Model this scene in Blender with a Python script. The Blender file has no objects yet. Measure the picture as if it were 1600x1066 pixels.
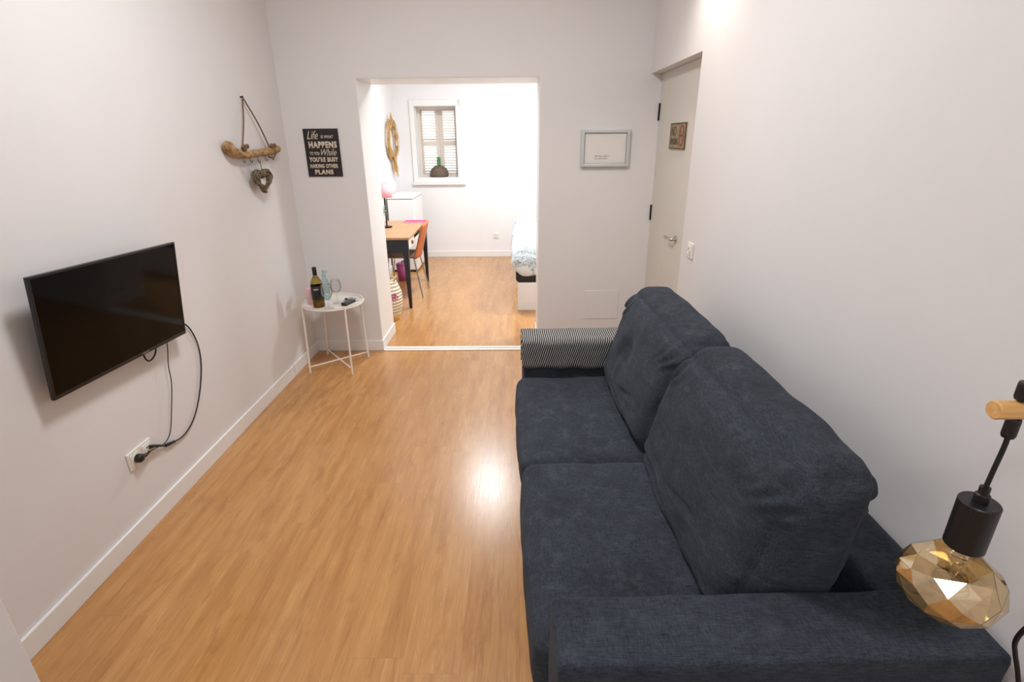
import bpy, bmesh, math, random
from mathutils import Vector, Matrix, noise
random.seed(7)
scene = bpy.context.scene
COL = scene.collection

# ------------------------------------------------------------------ camera
D = 3.9655          # partition wall, living-room face
D2 = 4.385          # partition wall, bedroom face
YF = 7.60           # bedroom far wall
XL = -1.6348        # left wall
XR = 0.919          # right wall at the partition
OL, OR = -1.101, 0.1658   # opening in the partition
OT = 2.0
H = 2.95            # ceiling
cam_d = bpy.data.cameras.new('camera')
cam = bpy.data.objects.new('camera', cam_d)
COL.objects.link(cam)
cam_d.sensor_width = 36.0
cam_d.lens = 817.72 / 1600 * 36
cam_d.clip_start = 0.02
r_ = Vector((0.99993131, 0.00773094, -0.00880979))
u_ = Vector((0.00543249, 0.36033482, 0.93280722))
f_ = Vector((-0.01038595, 0.932791, -0.36026807))
cam.matrix_world = Matrix(((r_.x, u_.x, -f_.x, 0), (r_.y, u_.y, -f_.y, 0), (r_.z, u_.z, -f_.z, 1.6044), (0, 0, 0, 1)))
scene.camera = cam

# ------------------------------------------------------------------ world, lights, exposure
world = bpy.data.worlds.new('world')
scene.world = world
world.use_nodes = True
bg = world.node_tree.nodes['Background']
bg.inputs['Color'].default_value = (0.93, 0.97, 1.0, 1)
bg.inputs['Strength'].default_value = 2.4
vs = scene.view_settings
scene.display_settings.display_device = 'sRGB'
vs.view_transform = 'Standard'
vs.look = 'None'
vs.gamma = 1
vs.use_curve_mapping = False
vs.exposure = 0.15

def lamp(name, kind, loc, power, color, size=0.2, rot=(0, 0, 0), **kw):
    d = bpy.data.lights.new(name, kind)
    d.energy = power
    d.color = color
    if kind == 'AREA':
        d.shape = 'DISK'
        d.size = size
    else:
        d.shadow_soft_size = size
    for k, v in kw.items():
        setattr(d, k, v)
    o = bpy.data.objects.new(name, d)
    COL.objects.link(o)
    o.location = loc
    o.rotation_euler = rot
    return o

lamp('downlight_right', 'SPOT', (0.80, 2.86, 2.60), 24, (1.0, 0.90, 0.79), 0.04, spot_size=math.radians(118), spot_blend=1.0)
lamp('ceiling_light_living', 'AREA', (-0.38, 2.05, 2.92), 34, (0.985, 0.985, 1.0), 0.5)
lamp('ceiling_light_entry', 'AREA', (-0.15, -0.8, 2.92), 21, (0.93, 0.965, 1.0), 0.6)
lamp('ceiling_light_bedroom', 'AREA', (-0.37, 5.72, 2.66), 50, (0.92, 0.97, 1.0), 0.2)
lamp('fill_light_bedroom', 'AREA', (1.35, 5.25, 2.66), 56, (0.94, 0.975, 1.0), 0.5)  # added fill, brightens the bedroom and the opening's left side; no fixture behind it

# ------------------------------------------------------------------ material helpers
def srgb(r, g, b):
    def c(v):
        v /= 255.0
        return v / 12.92 if v <= 0.04045 else ((v + 0.055) / 1.055) ** 2.4
    return (c(r), c(g), c(b), 1.0)

class NT:
    def __init__(s, name):
        s.m = bpy.data.materials.new(name)
        s.m.use_nodes = True
        s.t = s.m.node_tree
        s.b = s.t.nodes['Principled BSDF']
    def n(s, kind, **kw):
        nd = s.t.nodes.new(kind)
        for k, v in kw.items():
            setattr(nd, k, v)
        return nd
    def l(s, a, b):
        s.t.links.new(a, b)
    def math(s, op, a, b=None, c=None):
        nd = s.n('ShaderNodeMath', operation=op)
        for i, v in enumerate((a, b, c)):
            if v is None: continue
            if isinstance(v, (int, float)): nd.inputs[i].default_value = v
            else: s.l(v, nd.inputs[i])
        return nd.outputs[0]
    def mix(s, fac, a, b, blend='MIX'):
        nd = s.n('ShaderNodeMix', data_type='RGBA', blend_type=blend)
        for sock, v in ((nd.inputs[0], fac), (nd.inputs[6], a), (nd.inputs[7], b)):
            if isinstance(v, (int, float)): sock.default_value = v
            elif isinstance(v, tuple): sock.default_value = v
            else: s.l(v, sock)
        return nd.outputs[2]
    def coord(s, scale=(1, 1, 1), rot=(0, 0, 0), kind='Object'):
        tc = s.n('ShaderNodeTexCoord')
        mp = s.n('ShaderNodeMapping')
        mp.inputs['Scale'].default_value = scale
        mp.inputs['Rotation'].default_value = rot
        s.l(tc.outputs[kind], mp.inputs['Vector'])
        return mp.outputs[0]
    def noise(s, vec, scale=5, detail=3, rough=0.5):
        nd = s.n('ShaderNodeTexNoise')
        nd.inputs['Scale'].default_value = scale
        nd.inputs['Detail'].default_value = detail
        nd.inputs['Roughness'].default_value = rough
        if vec is not None: s.l(vec, nd.inputs['Vector'])
        return nd.outputs['Fac']
    def ramp(s, fac, *stops):
        nd = s.n('ShaderNodeValToRGB')
        e = nd.color_ramp.elements
        e[0].position, e[0].color = stops[0]
        e[1].position, e[1].color = stops[-1]
        for p, c in stops[1:-1]:
            x = e.new(p); x.color = c
        s.l(fac, nd.inputs[0])
        return nd.outputs[0]
    def bump(s, h, strength=0.2, dist=0.01):
        nd = s.n('ShaderNodeBump')
        nd.inputs['Strength'].default_value = strength
        nd.inputs['Distance'].default_value = dist
        s.l(h, nd.inputs['Height'])
        s.l(nd.outputs[0], s.b.inputs['Normal'])

def plain(name, col, rough=0.5, metal=0.0, var=0.06, scale=30, bump=0.05, **kw):
    """procedural: base colour with a slight noise variation and a little bump"""
    t = NT(name)
    co = t.coord()
    nz = t.noise(co, scale, 4)
    dark = tuple(c * (1 - var) for c in col[:3]) + (1,)
    lite = tuple(min(1, c * (1 + var)) for c in col[:3]) + (1,)
    t.l(t.ramp(nz, (0.3, dark), (0.7, lite)), t.b.inputs['Base Color'])
    t.b.inputs['Roughness'].default_value = rough
    t.b.inputs['Metallic'].default_value = metal
    if bump: t.bump(nz, bump, 0.002)
    for k, v in kw.items():
        t.b.inputs[k].default_value = v
    return t.m

M = {}
M['wall'] = plain('painted_wall', srgb(226, 223, 222), 0.75, var=0.012, scale=3, bump=0.03)
M['wall_white'] = plain('white_wall', srgb(236, 234, 234), 0.7, var=0.01, scale=3, bump=0.03)
M['ceil'] = plain('ceiling_paint', srgb(238, 235, 230), 0.8, var=0.01, scale=3, bump=0.0)
M['trim'] = plain('white_lacquer', srgb(235, 233, 230), 0.35, var=0.01, scale=6, bump=0.0)
M['door'] = plain('door_paint', srgb(216, 211, 202), 0.45, var=0.012, scale=4, bump=0.0)
M['white_metal'] = plain('white_powder_coat', srgb(236, 229, 220), 0.4, var=0.02, bump=0.0)
M['white_plastic'] = plain('white_plastic', srgb(236, 232, 222), 0.35, var=0.01, bump=0.0)
M['black_plastic'] = plain('black_plastic', srgb(18, 18, 19), 0.4, var=0.1, bump=0.0)
M['black_rubber'] = plain('black_rubber', srgb(14, 14, 15), 0.55, var=0.1, bump=0.0)
M['tv_body'] = plain('tv_casing', srgb(20, 26, 28), 0.25, var=0.05, bump=0.0)
M['screen'] = plain('screen_glass', srgb(6, 5, 5), 0.07, var=0.05, bump=0.0, **{'Specular IOR Level': 0.13})
M['grey_print'] = plain('grey_print', srgb(120, 122, 125), 0.5, var=0.0, bump=0.0)
M['chrome'] = plain('brushed_chrome', srgb(190, 188, 182), 0.25, 1.0, var=0.05, bump=0.0)
M['dark_chrome'] = plain('dark_chrome', srgb(120, 112, 100), 0.35, 0.8, var=0.05, bump=0.0)
M['silver'] = plain('silver_frame', srgb(205, 209, 208), 0.3, 0.35, var=0.03, bump=0.0)
M['dark_metal'] = plain('dark_metal', srgb(22, 20, 20), 0.35, 0.6, var=0.1, bump=0.0)
M['rope'] = plain('jute_rope', srgb(122, 92, 66), 0.9, var=0.3, scale=220, bump=0.6)
M['paper'] = plain('paper', srgb(226, 223, 219), 0.6, var=0.01, bump=0.0)
M['ink'] = plain('ink', srgb(50, 50, 52), 0.7, var=0.05, bump=0.0)
M['cream_print'] = plain('cream_print', srgb(214, 200, 180), 0.7, var=0.12, scale=60, bump=0.0)
M['sign_black'] = plain('sign_black', srgb(34, 24, 28), 0.5, var=0.3, scale=25, bump=0.1)
M['pink'] = plain('pink_wax', srgb(226, 180, 182), 0.5, var=0.04, bump=0.0)
M['pink_shade'] = plain('pink_lampshade', srgb(242, 178, 184), 0.7, var=0.04, bump=0.0)
M['magenta'] = plain('magenta_card', srgb(200, 62, 130), 0.5, var=0.05, bump=0.0)
M['bin_pink'] = plain('pink_plastic', srgb(178, 84, 138), 0.45, var=0.05, bump=0.0)
M['orange_leather'] = plain('tan_leather', srgb(196, 112, 66), 0.5, var=0.12, scale=14, bump=0.1)
M['seat_leather'] = plain('seat_leather', srgb(140, 100, 78), 0.5, var=0.12, scale=14, bump=0.1)
M['desk_black'] = plain('black_desk_paint', srgb(24, 26, 34), 0.4, var=0.08, bump=0.0)
M['label_black'] = plain('bottle_label', srgb(20, 17, 18), 0.45, var=0.15, bump=0.0)
M['foil'] = plain('bottle_foil', srgb(12, 12, 13), 0.3, var=0.1, bump=0.0)
M['leaf'] = plain('eucalyptus_leaf', srgb(112, 146, 92), 0.6, var=0.3, scale=18, bump=0.0)
M['mattress_black'] = plain('black_mattress_band', srgb(28, 28, 30), 0.7, var=0.1, bump=0.0)
M['tan_frame'] = plain('taupe_shutter_frame', srgb(226, 212, 200), 0.6, var=0.03, bump=0.0)
M['slat'] = plain('white_slat', srgb(240, 238, 232), 0.6, var=0.02, bump=0.0)
M['wine'] = plain('amber_wine', srgb(150, 108, 40), 0.2, var=0.05, bump=0.0)
M['cork'] = plain('dark_bead', srgb(70, 64, 56), 0.6, var=0.15, bump=0.0)
M['red_print'] = plain('red_print', srgb(150, 70, 62), 0.7, var=0.1, bump=0.0)
M['brown_print'] = plain('brown_print', srgb(78, 68, 50), 0.7, var=0.1, bump=0.0)
M['brass'] = plain('brass', srgb(160, 120, 60), 0.3, 0.9, var=0.05, bump=0.0)
M['sign_tan'] = plain('tan_sign_board', srgb(150, 136, 104), 0.7, var=0.15, scale=20, bump=0.05)

def wood_mat(name, c1, c2, scale=(60, 4, 60), rough=0.5):
    t = NT(name)
    v = t.coord(scale)
    a = t.noise(v, 1.0, 6, 0.6)
    t.l(t.ramp(a, (0.3, c1), (0.7, c2)), t.b.inputs['Base Color'])
    t.b.inputs['Roughness'].default_value = rough
    t.bump(a, 0.15, 0.002)
    return t.m
M['desk_wood'] = wood_mat('desk_oak', srgb(172, 130, 92), srgb(196, 154, 114), (40, 3, 40))
M['rod_wood'] = wood_mat('pine_dowel', srgb(206, 150, 84), srgb(232, 186, 122), (4, 90, 90), 0.45)
M['driftwood'] = wood_mat('driftwood', srgb(104, 74, 44), srgb(204, 166, 116), (50, 26, 70), 0.8)
M['straw'] = wood_mat('dried_straw', srgb(178, 134, 76), srgb(228, 192, 132), (30, 30, 30), 0.8)
M['wicker_brown'] = wood_mat('brown_wicker', srgb(70, 58, 46), srgb(122, 102, 84), (60, 60, 60), 0.7)
M['wicker_grey'] = wood_mat('grey_wicker', srgb(66, 54, 42), srgb(146, 130, 108), (60, 60, 60), 0.85)

def glass_mat(name, col, rough=0.02, ior=1.45, mirror=0.0):
    t = NT(name)
    nz = t.noise(t.coord(), 8, 2)
    t.l(t.ramp(nz, (0.2, tuple(c * 0.96 for c in col[:3]) + (1,)), (0.8, col)), t.b.inputs['Base Color'])
    t.b.inputs['Transmission Weight'].default_value = 1.0
    t.b.inputs['Roughness'].default_value = rough
    t.b.inputs['IOR'].default_value = ior
    if mirror:
        gl = t.n('ShaderNodeBsdfGlossy')
        gl.inputs['Roughness'].default_value = 0.04
        gl.inputs['Color'].default_value = (1.0, 0.88, 0.66, 1)
        mx = t.n('ShaderNodeMixShader')
        mx.inputs[0].default_value = mirror
        t.l(t.b.outputs[0], mx.inputs[1]); t.l(gl.outputs[0], mx.inputs[2])
        t.l(mx.outputs[0], t.t.nodes['Material Output'].inputs['Surface'])
    return t.m
M['bulb_glass'] = glass_mat('amber_glass', (0.98, 0.86, 0.63, 1), 0.02, 1.2, 0.32)
M['clear_glass'] = glass_mat('clear_glass', (0.97, 0.98, 0.98, 1))
M['green_glass'] = glass_mat('green_glass', (0.35, 0.62, 0.42, 1))
M['bottle_glass'] = glass_mat('olive_bottle_glass', (0.62, 0.52, 0.12, 1), 0.03, 1.3)
M['teal_glass'] = glass_mat('teal_glass', (0.62, 0.90, 0.92, 1), 0.1, 1.2)
def pane_mat():
    t = NT('window_glass')
    tr = t.n('ShaderNodeBsdfTransparent')
    gl = t.n('ShaderNodeBsdfGlossy'); gl.inputs['Roughness'].default_value = 0.02
    fr = t.n('ShaderNodeFresnel'); fr.inputs['IOR'].default_value = 1.3
    mx = t.n('ShaderNodeMixShader')
    t.l(fr.outputs[0], mx.inputs[0]); t.l(tr.outputs[0], mx.inputs[1]); t.l(gl.outputs[0], mx.inputs[2])
    t.l(mx.outputs[0], t.t.nodes['Material Output'].inputs['Surface'])
    return t.m
M['pane'] = pane_mat()
def thin_glass(name, tint):
    t = NT(name)
    tr = t.n('ShaderNodeBsdfTransparent'); tr.inputs['Color'].default_value = tint
    gl = t.n('ShaderNodeBsdfGlossy'); gl.inputs['Roughness'].default_value = 0.03
    lw = t.n('ShaderNodeLayerWeight'); lw.inputs['Blend'].default_value = 0.25
    mx = t.n('ShaderNodeMixShader')
    t.l(t.math('MULTIPLY', lw.outputs['Fresnel'], 0.55), mx.inputs[0]); t.l(tr.outputs[0], mx.inputs[1]); t.l(gl.outputs[0], mx.inputs[2])
    t.l(mx.outputs[0], t.t.nodes['Material Output'].inputs['Surface'])
    return t.m
M['thin_glass'] = thin_glass('thin_clear_glass', (0.97, 0.975, 0.98, 1))
M['thin_teal'] = thin_glass('thin_teal_glass', (0.80, 0.95, 0.96, 1))

def floor_mat():
    t = NT('oak_laminate')
    tc = t.n('ShaderNodeTexCoord')
    sp = t.n('ShaderNodeSeparateXYZ')
    t.l(tc.outputs['Object'], sp.inputs[0])
    x, y = sp.outputs[0], sp.outputs[1]
    PW, PL = 0.192, 1.28
    row = t.math('FLOOR', t.math('DIVIDE', x, PW))
    wn = t.n('ShaderNodeTexWhiteNoise', noise_dimensions='1D')
    t.l(row, wn.inputs['W'])
    ys = t.math('ADD', t.math('DIVIDE', y, PL), wn.outputs['Value'])
    colm = t.math('FLOOR', ys)
    cb = t.n('ShaderNodeCombineXYZ')
    t.l(row, cb.inputs[0]); t.l(colm, cb.inputs[1])
    wn2 = t.n('ShaderNodeTexWhiteNoise', noise_dimensions='3D')
    t.l(cb.outputs[0], wn2.inputs['Vector'])
    pid = wn2.outputs['Value']
    # three narrow strips printed in every plank
    strip = t.math('FLOOR', t.math('DIVIDE', x, PW / 2))
    cs = t.n('ShaderNodeCombineXYZ')
    t.l(strip, cs.inputs[0]); t.l(t.math('FLOOR', t.math('MULTIPLY', ys, 2.0)), cs.inputs[1])
    wn3 = t.n('ShaderNodeTexWhiteNoise', noise_dimensions='3D')
    t.l(cs.outputs[0], wn3.inputs['Vector'])
    # grain: coordinates stretched along the plank, shifted per plank
    gx = t.math('ADD', t.math('MULTIPLY', x, 1.0), t.math('MULTIPLY', pid, 7.3))
    g = t.n('ShaderNodeCombineXYZ')
    t.l(t.math('MULTIPLY', gx, 22.0), g.inputs[0]); t.l(t.math('MULTIPLY', y, 1.7), g.inputs[1])
    big = t.noise(g.outputs[0], 1.0, 4, 0.55)
    g2 = t.n('ShaderNodeCombineXYZ')
    t.l(t.math('MULTIPLY', gx, 210.0), g2.inputs[0]); t.l(t.math('MULTIPLY', y, 7.0), g2.inputs[1])
    fine = t.noise(g2.outputs[0], 1.0, 5, 0.65)
    # cathedral figure
    g3 = t.n('ShaderNodeCombineXYZ')
    t.l(t.math('MULTIPLY', gx, 9.0), g3.inputs[0]); t.l(t.math('MULTIPLY', y, 1.1), g3.inputs[1])
    blob = t.noise(g3.outputs[0], 1.0, 3, 0.5)
    rings = t.math('SINE', t.math('MULTIPLY', blob, 70.0))
    fm = t.n('ShaderNodeMapRange'); fm.inputs['From Min'].default_value = 0.52; fm.inputs['From Max'].default_value = 0.60
    t.l(blob, fm.inputs['Value'])
    figure = t.math('MULTIPLY', fm.outputs[0], rings)
    kn = t.n('ShaderNodeCombineXYZ')
    t.l(t.math('MULTIPLY', gx, 13.0), kn.inputs[0]); t.l(t.math('MULTIPLY', y, 4.2), kn.inputs[1])
    knots = t.ramp(t.noise(kn.outputs[0], 1.0, 5, 0.7), (0.54, (0, 0, 0, 1)), (0.70, (1, 1, 1, 1)))
    pale = t.ramp(t.noise(kn.outputs[0], 0.6, 5, 0.7), (0.24, (1, 1, 1, 1)), (0.40, (0, 0, 0, 1)))
    base = t.ramp(big, (0.22, srgb(160, 106, 54)), (0.5, srgb(186, 133, 74)), (0.8, srgb(206, 157, 97)))
    c1 = t.mix(t.math('MULTIPLY', t.math('SUBTRACT', pid, 0.0), 0.26), base, srgb(180, 122, 68))
    c2 = t.mix(t.math('MULTIPLY', wn3.outputs['Value'], 0.16), c1, srgb(212, 166, 110))
    f1 = t.ramp(fine, (0.3, (0.76, 0.73, 0.70, 1)), (0.62, (1.06, 1.06, 1.06, 1)))
    c3 = t.mix(0.6, c2, f1, 'MULTIPLY')
    c4 = t.mix(t.math('MULTIPLY', t.math('MAXIMUM', figure, 0.0), 0.32), c3, srgb(146, 94, 46))
    c4 = t.mix(t.math('MULTIPLY', knots, 0.5), c4, srgb(142, 88, 44))
    c4 = t.mix(t.math('MULTIPLY', pale, 0.30), c4, srgb(226, 182, 124))
    # joints
    def edge(v, w):
        fr = t.math('FRACT', v)
        return t.math('LESS_THAN', t.math('MINIMUM', fr, t.math('SUBTRACT', 1.0, fr)), w)
    j = t.math('MAXIMUM', edge(t.math('DIVIDE', x, PW), 0.0045), edge(ys, 0.0008))
    c5 = t.mix(t.math('MULTIPLY', j, 0.25), c4, srgb(120, 78, 44))
    t.l(c5, t.b.inputs['Base Color'])
    rr = t.math('ADD', 0.185, t.math('MULTIPLY', fine, 0.15))
    t.b.inputs['Coat Weight'].default_value = 0.35
    t.b.inputs['Coat Roughness'].default_value = 0.42
    t.l(rr, t.b.inputs['Roughness'])
    t.b.inputs['Specular IOR Level'].default_value = 0.5
    t.bump(t.math('SUBTRACT', fine, t.math('MULTIPLY', j, 0.6)), 0.10, 0.0015)
    return t.m
M['floor'] = floor_mat()

def fabric_mat():
    t = NT('slate_woven_fabric')
    co = t.coord()
    weave = t.noise(t.coord((40, 420, 420)), 1.0, 3, 0.6)
    weave2 = t.noise(t.coord((420, 60, 420)), 1.0, 3, 0.6)
    cloud = t.noise(co, 7.0, 4, 0.55)
    w = t.math('MULTIPLY', t.math('ADD', weave, weave2), 0.5)
    a = t.ramp(w, (0.34, srgb(33, 37, 44)), (0.68, srgb(69, 74, 83)))
    brush = t.noise(t.coord((18, 18, 60), (0.5, 0.4, 0.3)), 1.0, 4, 0.7)
    b0 = t.mix(t.ramp(cloud, (0.45, (0, 0, 0, 1)), (0.75, (0.55, 0.55, 0.55, 1))), a, srgb(33, 37, 43))
    b = t.mix(t.ramp(brush, (0.52, (0, 0, 0, 1)), (0.78, (0.5, 0.5, 0.5, 1))), b0, srgb(80, 86, 93))
    t.l(b, t.b.inputs['Base Color'])
    t.b.inputs['Roughness'].default_value = 0.95
    t.b.inputs['Specular IOR Level'].default_value = 0.15
    t.b.inputs['Sheen Weight'].default_value = 0.05
    t.b.inputs['Sheen Roughness'].default_value = 0.5
    t.b.inputs['Sheen Tint'].default_value = (0.6, 0.66, 0.75, 1)
    t.bump(t.math('ADD', w, t.math('MULTIPLY', cloud, 0.8)), 0.35, 0.004)
    return t.m
M['fabric'] = fabric_mat()

def stripe_mat():
    t = NT('striped_cloth')
    tc = t.n('ShaderNodeTexCoord')
    sp = t.n('ShaderNodeSeparateXYZ')
    t.l(tc.outputs['Object'], sp.inputs[0])
    wob = t.noise(tc.outputs['Object'], 9, 2)
    v = t.math('ADD', sp.outputs[0], t.math('MULTIPLY', sp.outputs[2], -0.30))
    v = t.math('ADD', v, t.math('MULTIPLY', wob, 0.012))
    s = t.math('SINE', t.math('MULTIPLY', v, 2 * math.pi / 0.0108))
    t.l(t.ramp(t.math('ADD', t.math('MULTIPLY', s, 0.5), 0.5), (0.60, srgb(34, 35, 39)), (0.86, srgb(186, 183, 178))), t.b.inputs['Base Color'])
    t.b.inputs['Roughness'].default_value = 0.9
    t.bump(s, 0.2, 0.002)
    return t.m
M['stripe'] = stripe_mat()

def basket_mat():
    t = NT('woven_basket')
    tc = t.n('ShaderNodeTexCoord')
    sp = t.n('ShaderNodeSeparateXYZ')
    t.l(tc.outputs['Object'], sp.inputs[0])
    s = t.math('SINE', t.math('MULTIPLY', sp.outputs[2], 2 * math.pi / 0.03))
    a = t.ramp(t.math('ADD', t.math('MULTIPLY', s, 0.5), 0.5), (0.05, srgb(182, 156, 120)), (0.35, srgb(234, 226, 208)))
    t.l(a, t.b.inputs['Base Color'])
    t.b.inputs['Roughness'].default_value = 0.9
    t.bump(s, 0.6, 0.006)
    return t.m
M['basket'] = basket_mat()

def duvet_mat():
    t = NT('duvet_print')
    co = t.coord()
    v = t.n('ShaderNodeTexVoronoi', feature='DISTANCE_TO_EDGE')
    v.inputs['Scale'].default_value = 44
    t.l(co, v.inputs['Vector'])
    sp = t.n('ShaderNodeSeparateXYZ')
    t.l(co, sp.inputs[0])
    big = t.noise(co, 4.0, 2)
    pat = t.math('MULTIPLY', t.math('LESS_THAN', v.outputs['Distance'], 0.09), t.math('GREATER_THAN', big, 0.5))
    t.l(t.mix(t.math('MULTIPLY', pat, 0.75), srgb(222, 232, 236), srgb(120, 134, 142)), t.b.inputs['Base Color'])
    t.b.inputs['Roughness'].default_value = 0.85
    t.bump(t.noise(co, 12, 3), 0.3, 0.01)
    return t.m
M['duvet'] = duvet_mat()

# ------------------------------------------------------------------ mesh helpers
def obj(name, bm, mat, parent=None, smooth=False, loc=None):
    me = bpy.data.meshes.new(name)
    bmesh.ops.recalc_face_normals(bm, faces=bm.faces[:])
    bm.to_mesh(me); bm.free()
    if isinstance(mat, str): mat = M[mat]
    me.materials.append(mat)
    if smooth:
        me.polygons.foreach_set('use_smooth', [True] * len(me.polygons))
    o = bpy.data.objects.new(name, me)
    COL.objects.link(o)
    if parent is not None: o.parent = parent
    if loc is not None: o.location = loc
    return o

def smooth_by_angle(o, deg=40):
    me = o.data
    me.polygons.foreach_set('use_smooth', [True] * len(me.polygons))
    try:
        me.set_sharp_from_angle(angle=math.radians(deg))
    except Exception:
        pass
    return o

def tag(o, label, cat, group=None):
    o['label'] = label; o['category'] = cat
    if group: o['group'] = group
    return o

def thing(name, label, cat, loc=(0, 0, 0), rotz=0.0, group=None):
    o = bpy.data.objects.new(name, None)
    COL.objects.link(o)
    o.empty_display_size = 0.05
    o.location = loc; o.rotation_euler = (0, 0, rotz)
    return tag(o, label, cat, group)

def struct(o):
    o['kind'] = 'structure'
    return o

def box(bm, x0, x1, y0, y1, z0, z1, bevel=0.0, seg=2):
    t = bmesh.new()
    bmesh.ops.create_cube(t, size=1)
    for v in t.verts:
        v.co = Vector(((x0 + x1) / 2 + v.co.x * (x1 - x0), (y0 + y1) / 2 + v.co.y * (y1 - y0), (z0 + z1) / 2 + v.co.z * (z1 - z0)))
    if bevel:
        bmesh.ops.bevel(t, geom=t.edges[:], offset=bevel, segments=seg, affect='EDGES', profile=0.5)
    merge(bm, t)
    return bm

def merge(bm, t):
    me = bpy.data.meshes.new('tmp')
    t.to_mesh(me); t.free()
    bm.from_mesh(me)
    bpy.data.meshes.remove(me)

def bx(*a, **k):
    return box(bmesh.new(), *a, **k)

def xform(bm, mat):
    bmesh.ops.transform(bm, matrix=mat, verts=bm.verts[:])
    return bm

def lathe(prof, seg=32, center=(0, 0), cap=True, bm=None):
    bm = bm or bmesh.new()
    rings = []
    for r, z in prof:
        if r < 1e-5:
            rings.append([bm.verts.new((center[0], center[1], z))])
        else:
            rings.append([bm.verts.new((center[0] + r * math.cos(2 * math.pi * i / seg), center[1] + r * math.sin(2 * math.pi * i / seg), z)) for i in range(seg)])
    for a, b in zip(rings, rings[1:]):
        for i in range(seg):
            j = (i + 1) % seg
            if len(a) == 1 and len(b) == 1: continue
            if len(a) == 1: bm.faces.new((a[0], b[i], b[j]))
            elif len(b) == 1: bm.faces.new((a[i], a[j], b[0]))
            else: bm.faces.new((a[i], a[j], b[j], b[i]))
    if cap:
        for r in (rings[0], rings[-1]):
            if len(r) > 2: bm.faces.new(r)
    return bm

def catmull(pts, n=8):
    P = [Vector(p) for p in pts]
    P = [P[0] * 2 - P[1]] + P + [P[-1] * 2 - P[-2]]
    out = []
    for i in range(1, len(P) - 2):
        for k in range(n):
            t = k / n
            a, b, c, d = P[i - 1], P[i], P[i + 1], P[i + 2]
            out.append(0.5 * ((2 * b) + (c - a) * t + (2 * a - 5 * b + 4 * c - d) * t * t + (3 * b - a - 3 * c + d) * t ** 3))
    out.append(P[-2])
    return out

def tube(bm, pts, r, seg=8, smooth=True, n=8, closed_ends=True):
    """r: number or list (one per input point)"""
    rr = r if isinstance(r, (list, tuple)) else [r] * len(pts)
    if smooth and len(pts) > 2:
        P = catmull(pts, n)
        R = [rr[min(int(i / n), len(rr) - 1)] * (1 - (i % n) / n) + rr[min(int(i / n) + 1, len(rr) - 1)] * ((i % n) / n) for i in range(len(P))]
    else:
        P = [Vector(p) for p in pts]; R = rr
    rings = []
    up = None
    for i, p in enumerate(P):
        d = (P[min(i + 1, len(P) - 1)] - P[max(i - 1, 0)])
        if d.length < 1e-9: d = Vector((0, 0, 1))
        d.normalize()
        if up is None:
            up = Vector((0, 0, 1)) if abs(d.z) < 0.9 else Vector((1, 0, 0))
        s = d.cross(up); s.normalize()
        up = s.cross(d); up.normalize()
        rings.append([bm.verts.new(p + (s * math.cos(2 * math.pi * k / seg) + up * math.sin(2 * math.pi * k / seg)) * R[i]) for k in range(seg)])
    for a, b in zip(rings, rings[1:]):
        for k in range(seg):
            j = (k + 1) % seg
            bm.faces.new((a[k], a[j], b[j], b[k]))
    if closed_ends:
        bm.faces.new(rings[0]); bm.faces.new(rings[-1][::-1])
    return bm

def tb(pts, r, **k):
    return tube(bmesh.new(), pts, r, **k)

def text_mesh(body, bold=0.0, shear=0.0):
    cu = bpy.data.curves.new('t', 'FONT')
    cu.body = body
    cu.size = 1.0
    cu.offset = bold
    cu.shear = shear
    cu.extrude = 0.0
    cu.resolution_u = 3
    cu.space_character = 1.0 + bold * 3
    o = bpy.data.objects.new('t', cu)
    COL.objects.link(o)
    dg = bpy.context.evaluated_depsgraph_get()
    me = bpy.data.meshes.new_from_object(o.evaluated_get(dg))
    bpy.data.objects.remove(o)
    bm = bmesh.new(); bm.from_mesh(me)
    bpy.data.meshes.remove(me)
    return bm

def text_fit(body, u0, u1, v0, v1, depth=0.0012, bold=0.0, shear=0.0):
    """raised letters filling u0..u1 x v0..v1 in the XY plane"""
    bm = text_mesh(body, bold, shear)
    xs = [v.co.x for v in bm.verts]; ys = [v.co.y for v in bm.verts]
    x0, x1, y0, y1 = min(xs), max(xs), min(ys), max(ys)
    for v in bm.verts:
        v.co = Vector((u0 + (v.co.x - x0) / (x1 - x0) * (u1 - u0), v0 + (v.co.y - y0) / (y1 - y0) * (v1 - v0), 0))
    ret = bmesh.ops.extrude_face_region(bm, geom=bm.faces[:])
    vs_ = [g for g in ret['geom'] if isinstance(g, bmesh.types.BMVert)]
    bmesh.ops.translate(bm, verts=vs_, vec=(0, 0, depth))
    return bm

# plane orientation matrices (local x -> along wall, local y -> up, local z -> off the wall)
def on_south(x, y, z):     # faces -Y
    return Matrix(((1, 0, 0, x), (0, 0, -1, y), (0, 1, 0, z), (0, 0, 0, 1)))
def on_west(x, y, z):      # faces -X, reads towards -Y
    return Matrix(((0, 0, -1, x), (-1, 0, 0, y), (0, 1, 0, z), (0, 0, 0, 1)))
def on_east(x, y, z):      # faces +X, reads towards +Y
    return Matrix(((0, 0, 1, x), (1, 0, 0, y), (0, 1, 0, z), (0, 0, 0, 1)))

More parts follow.
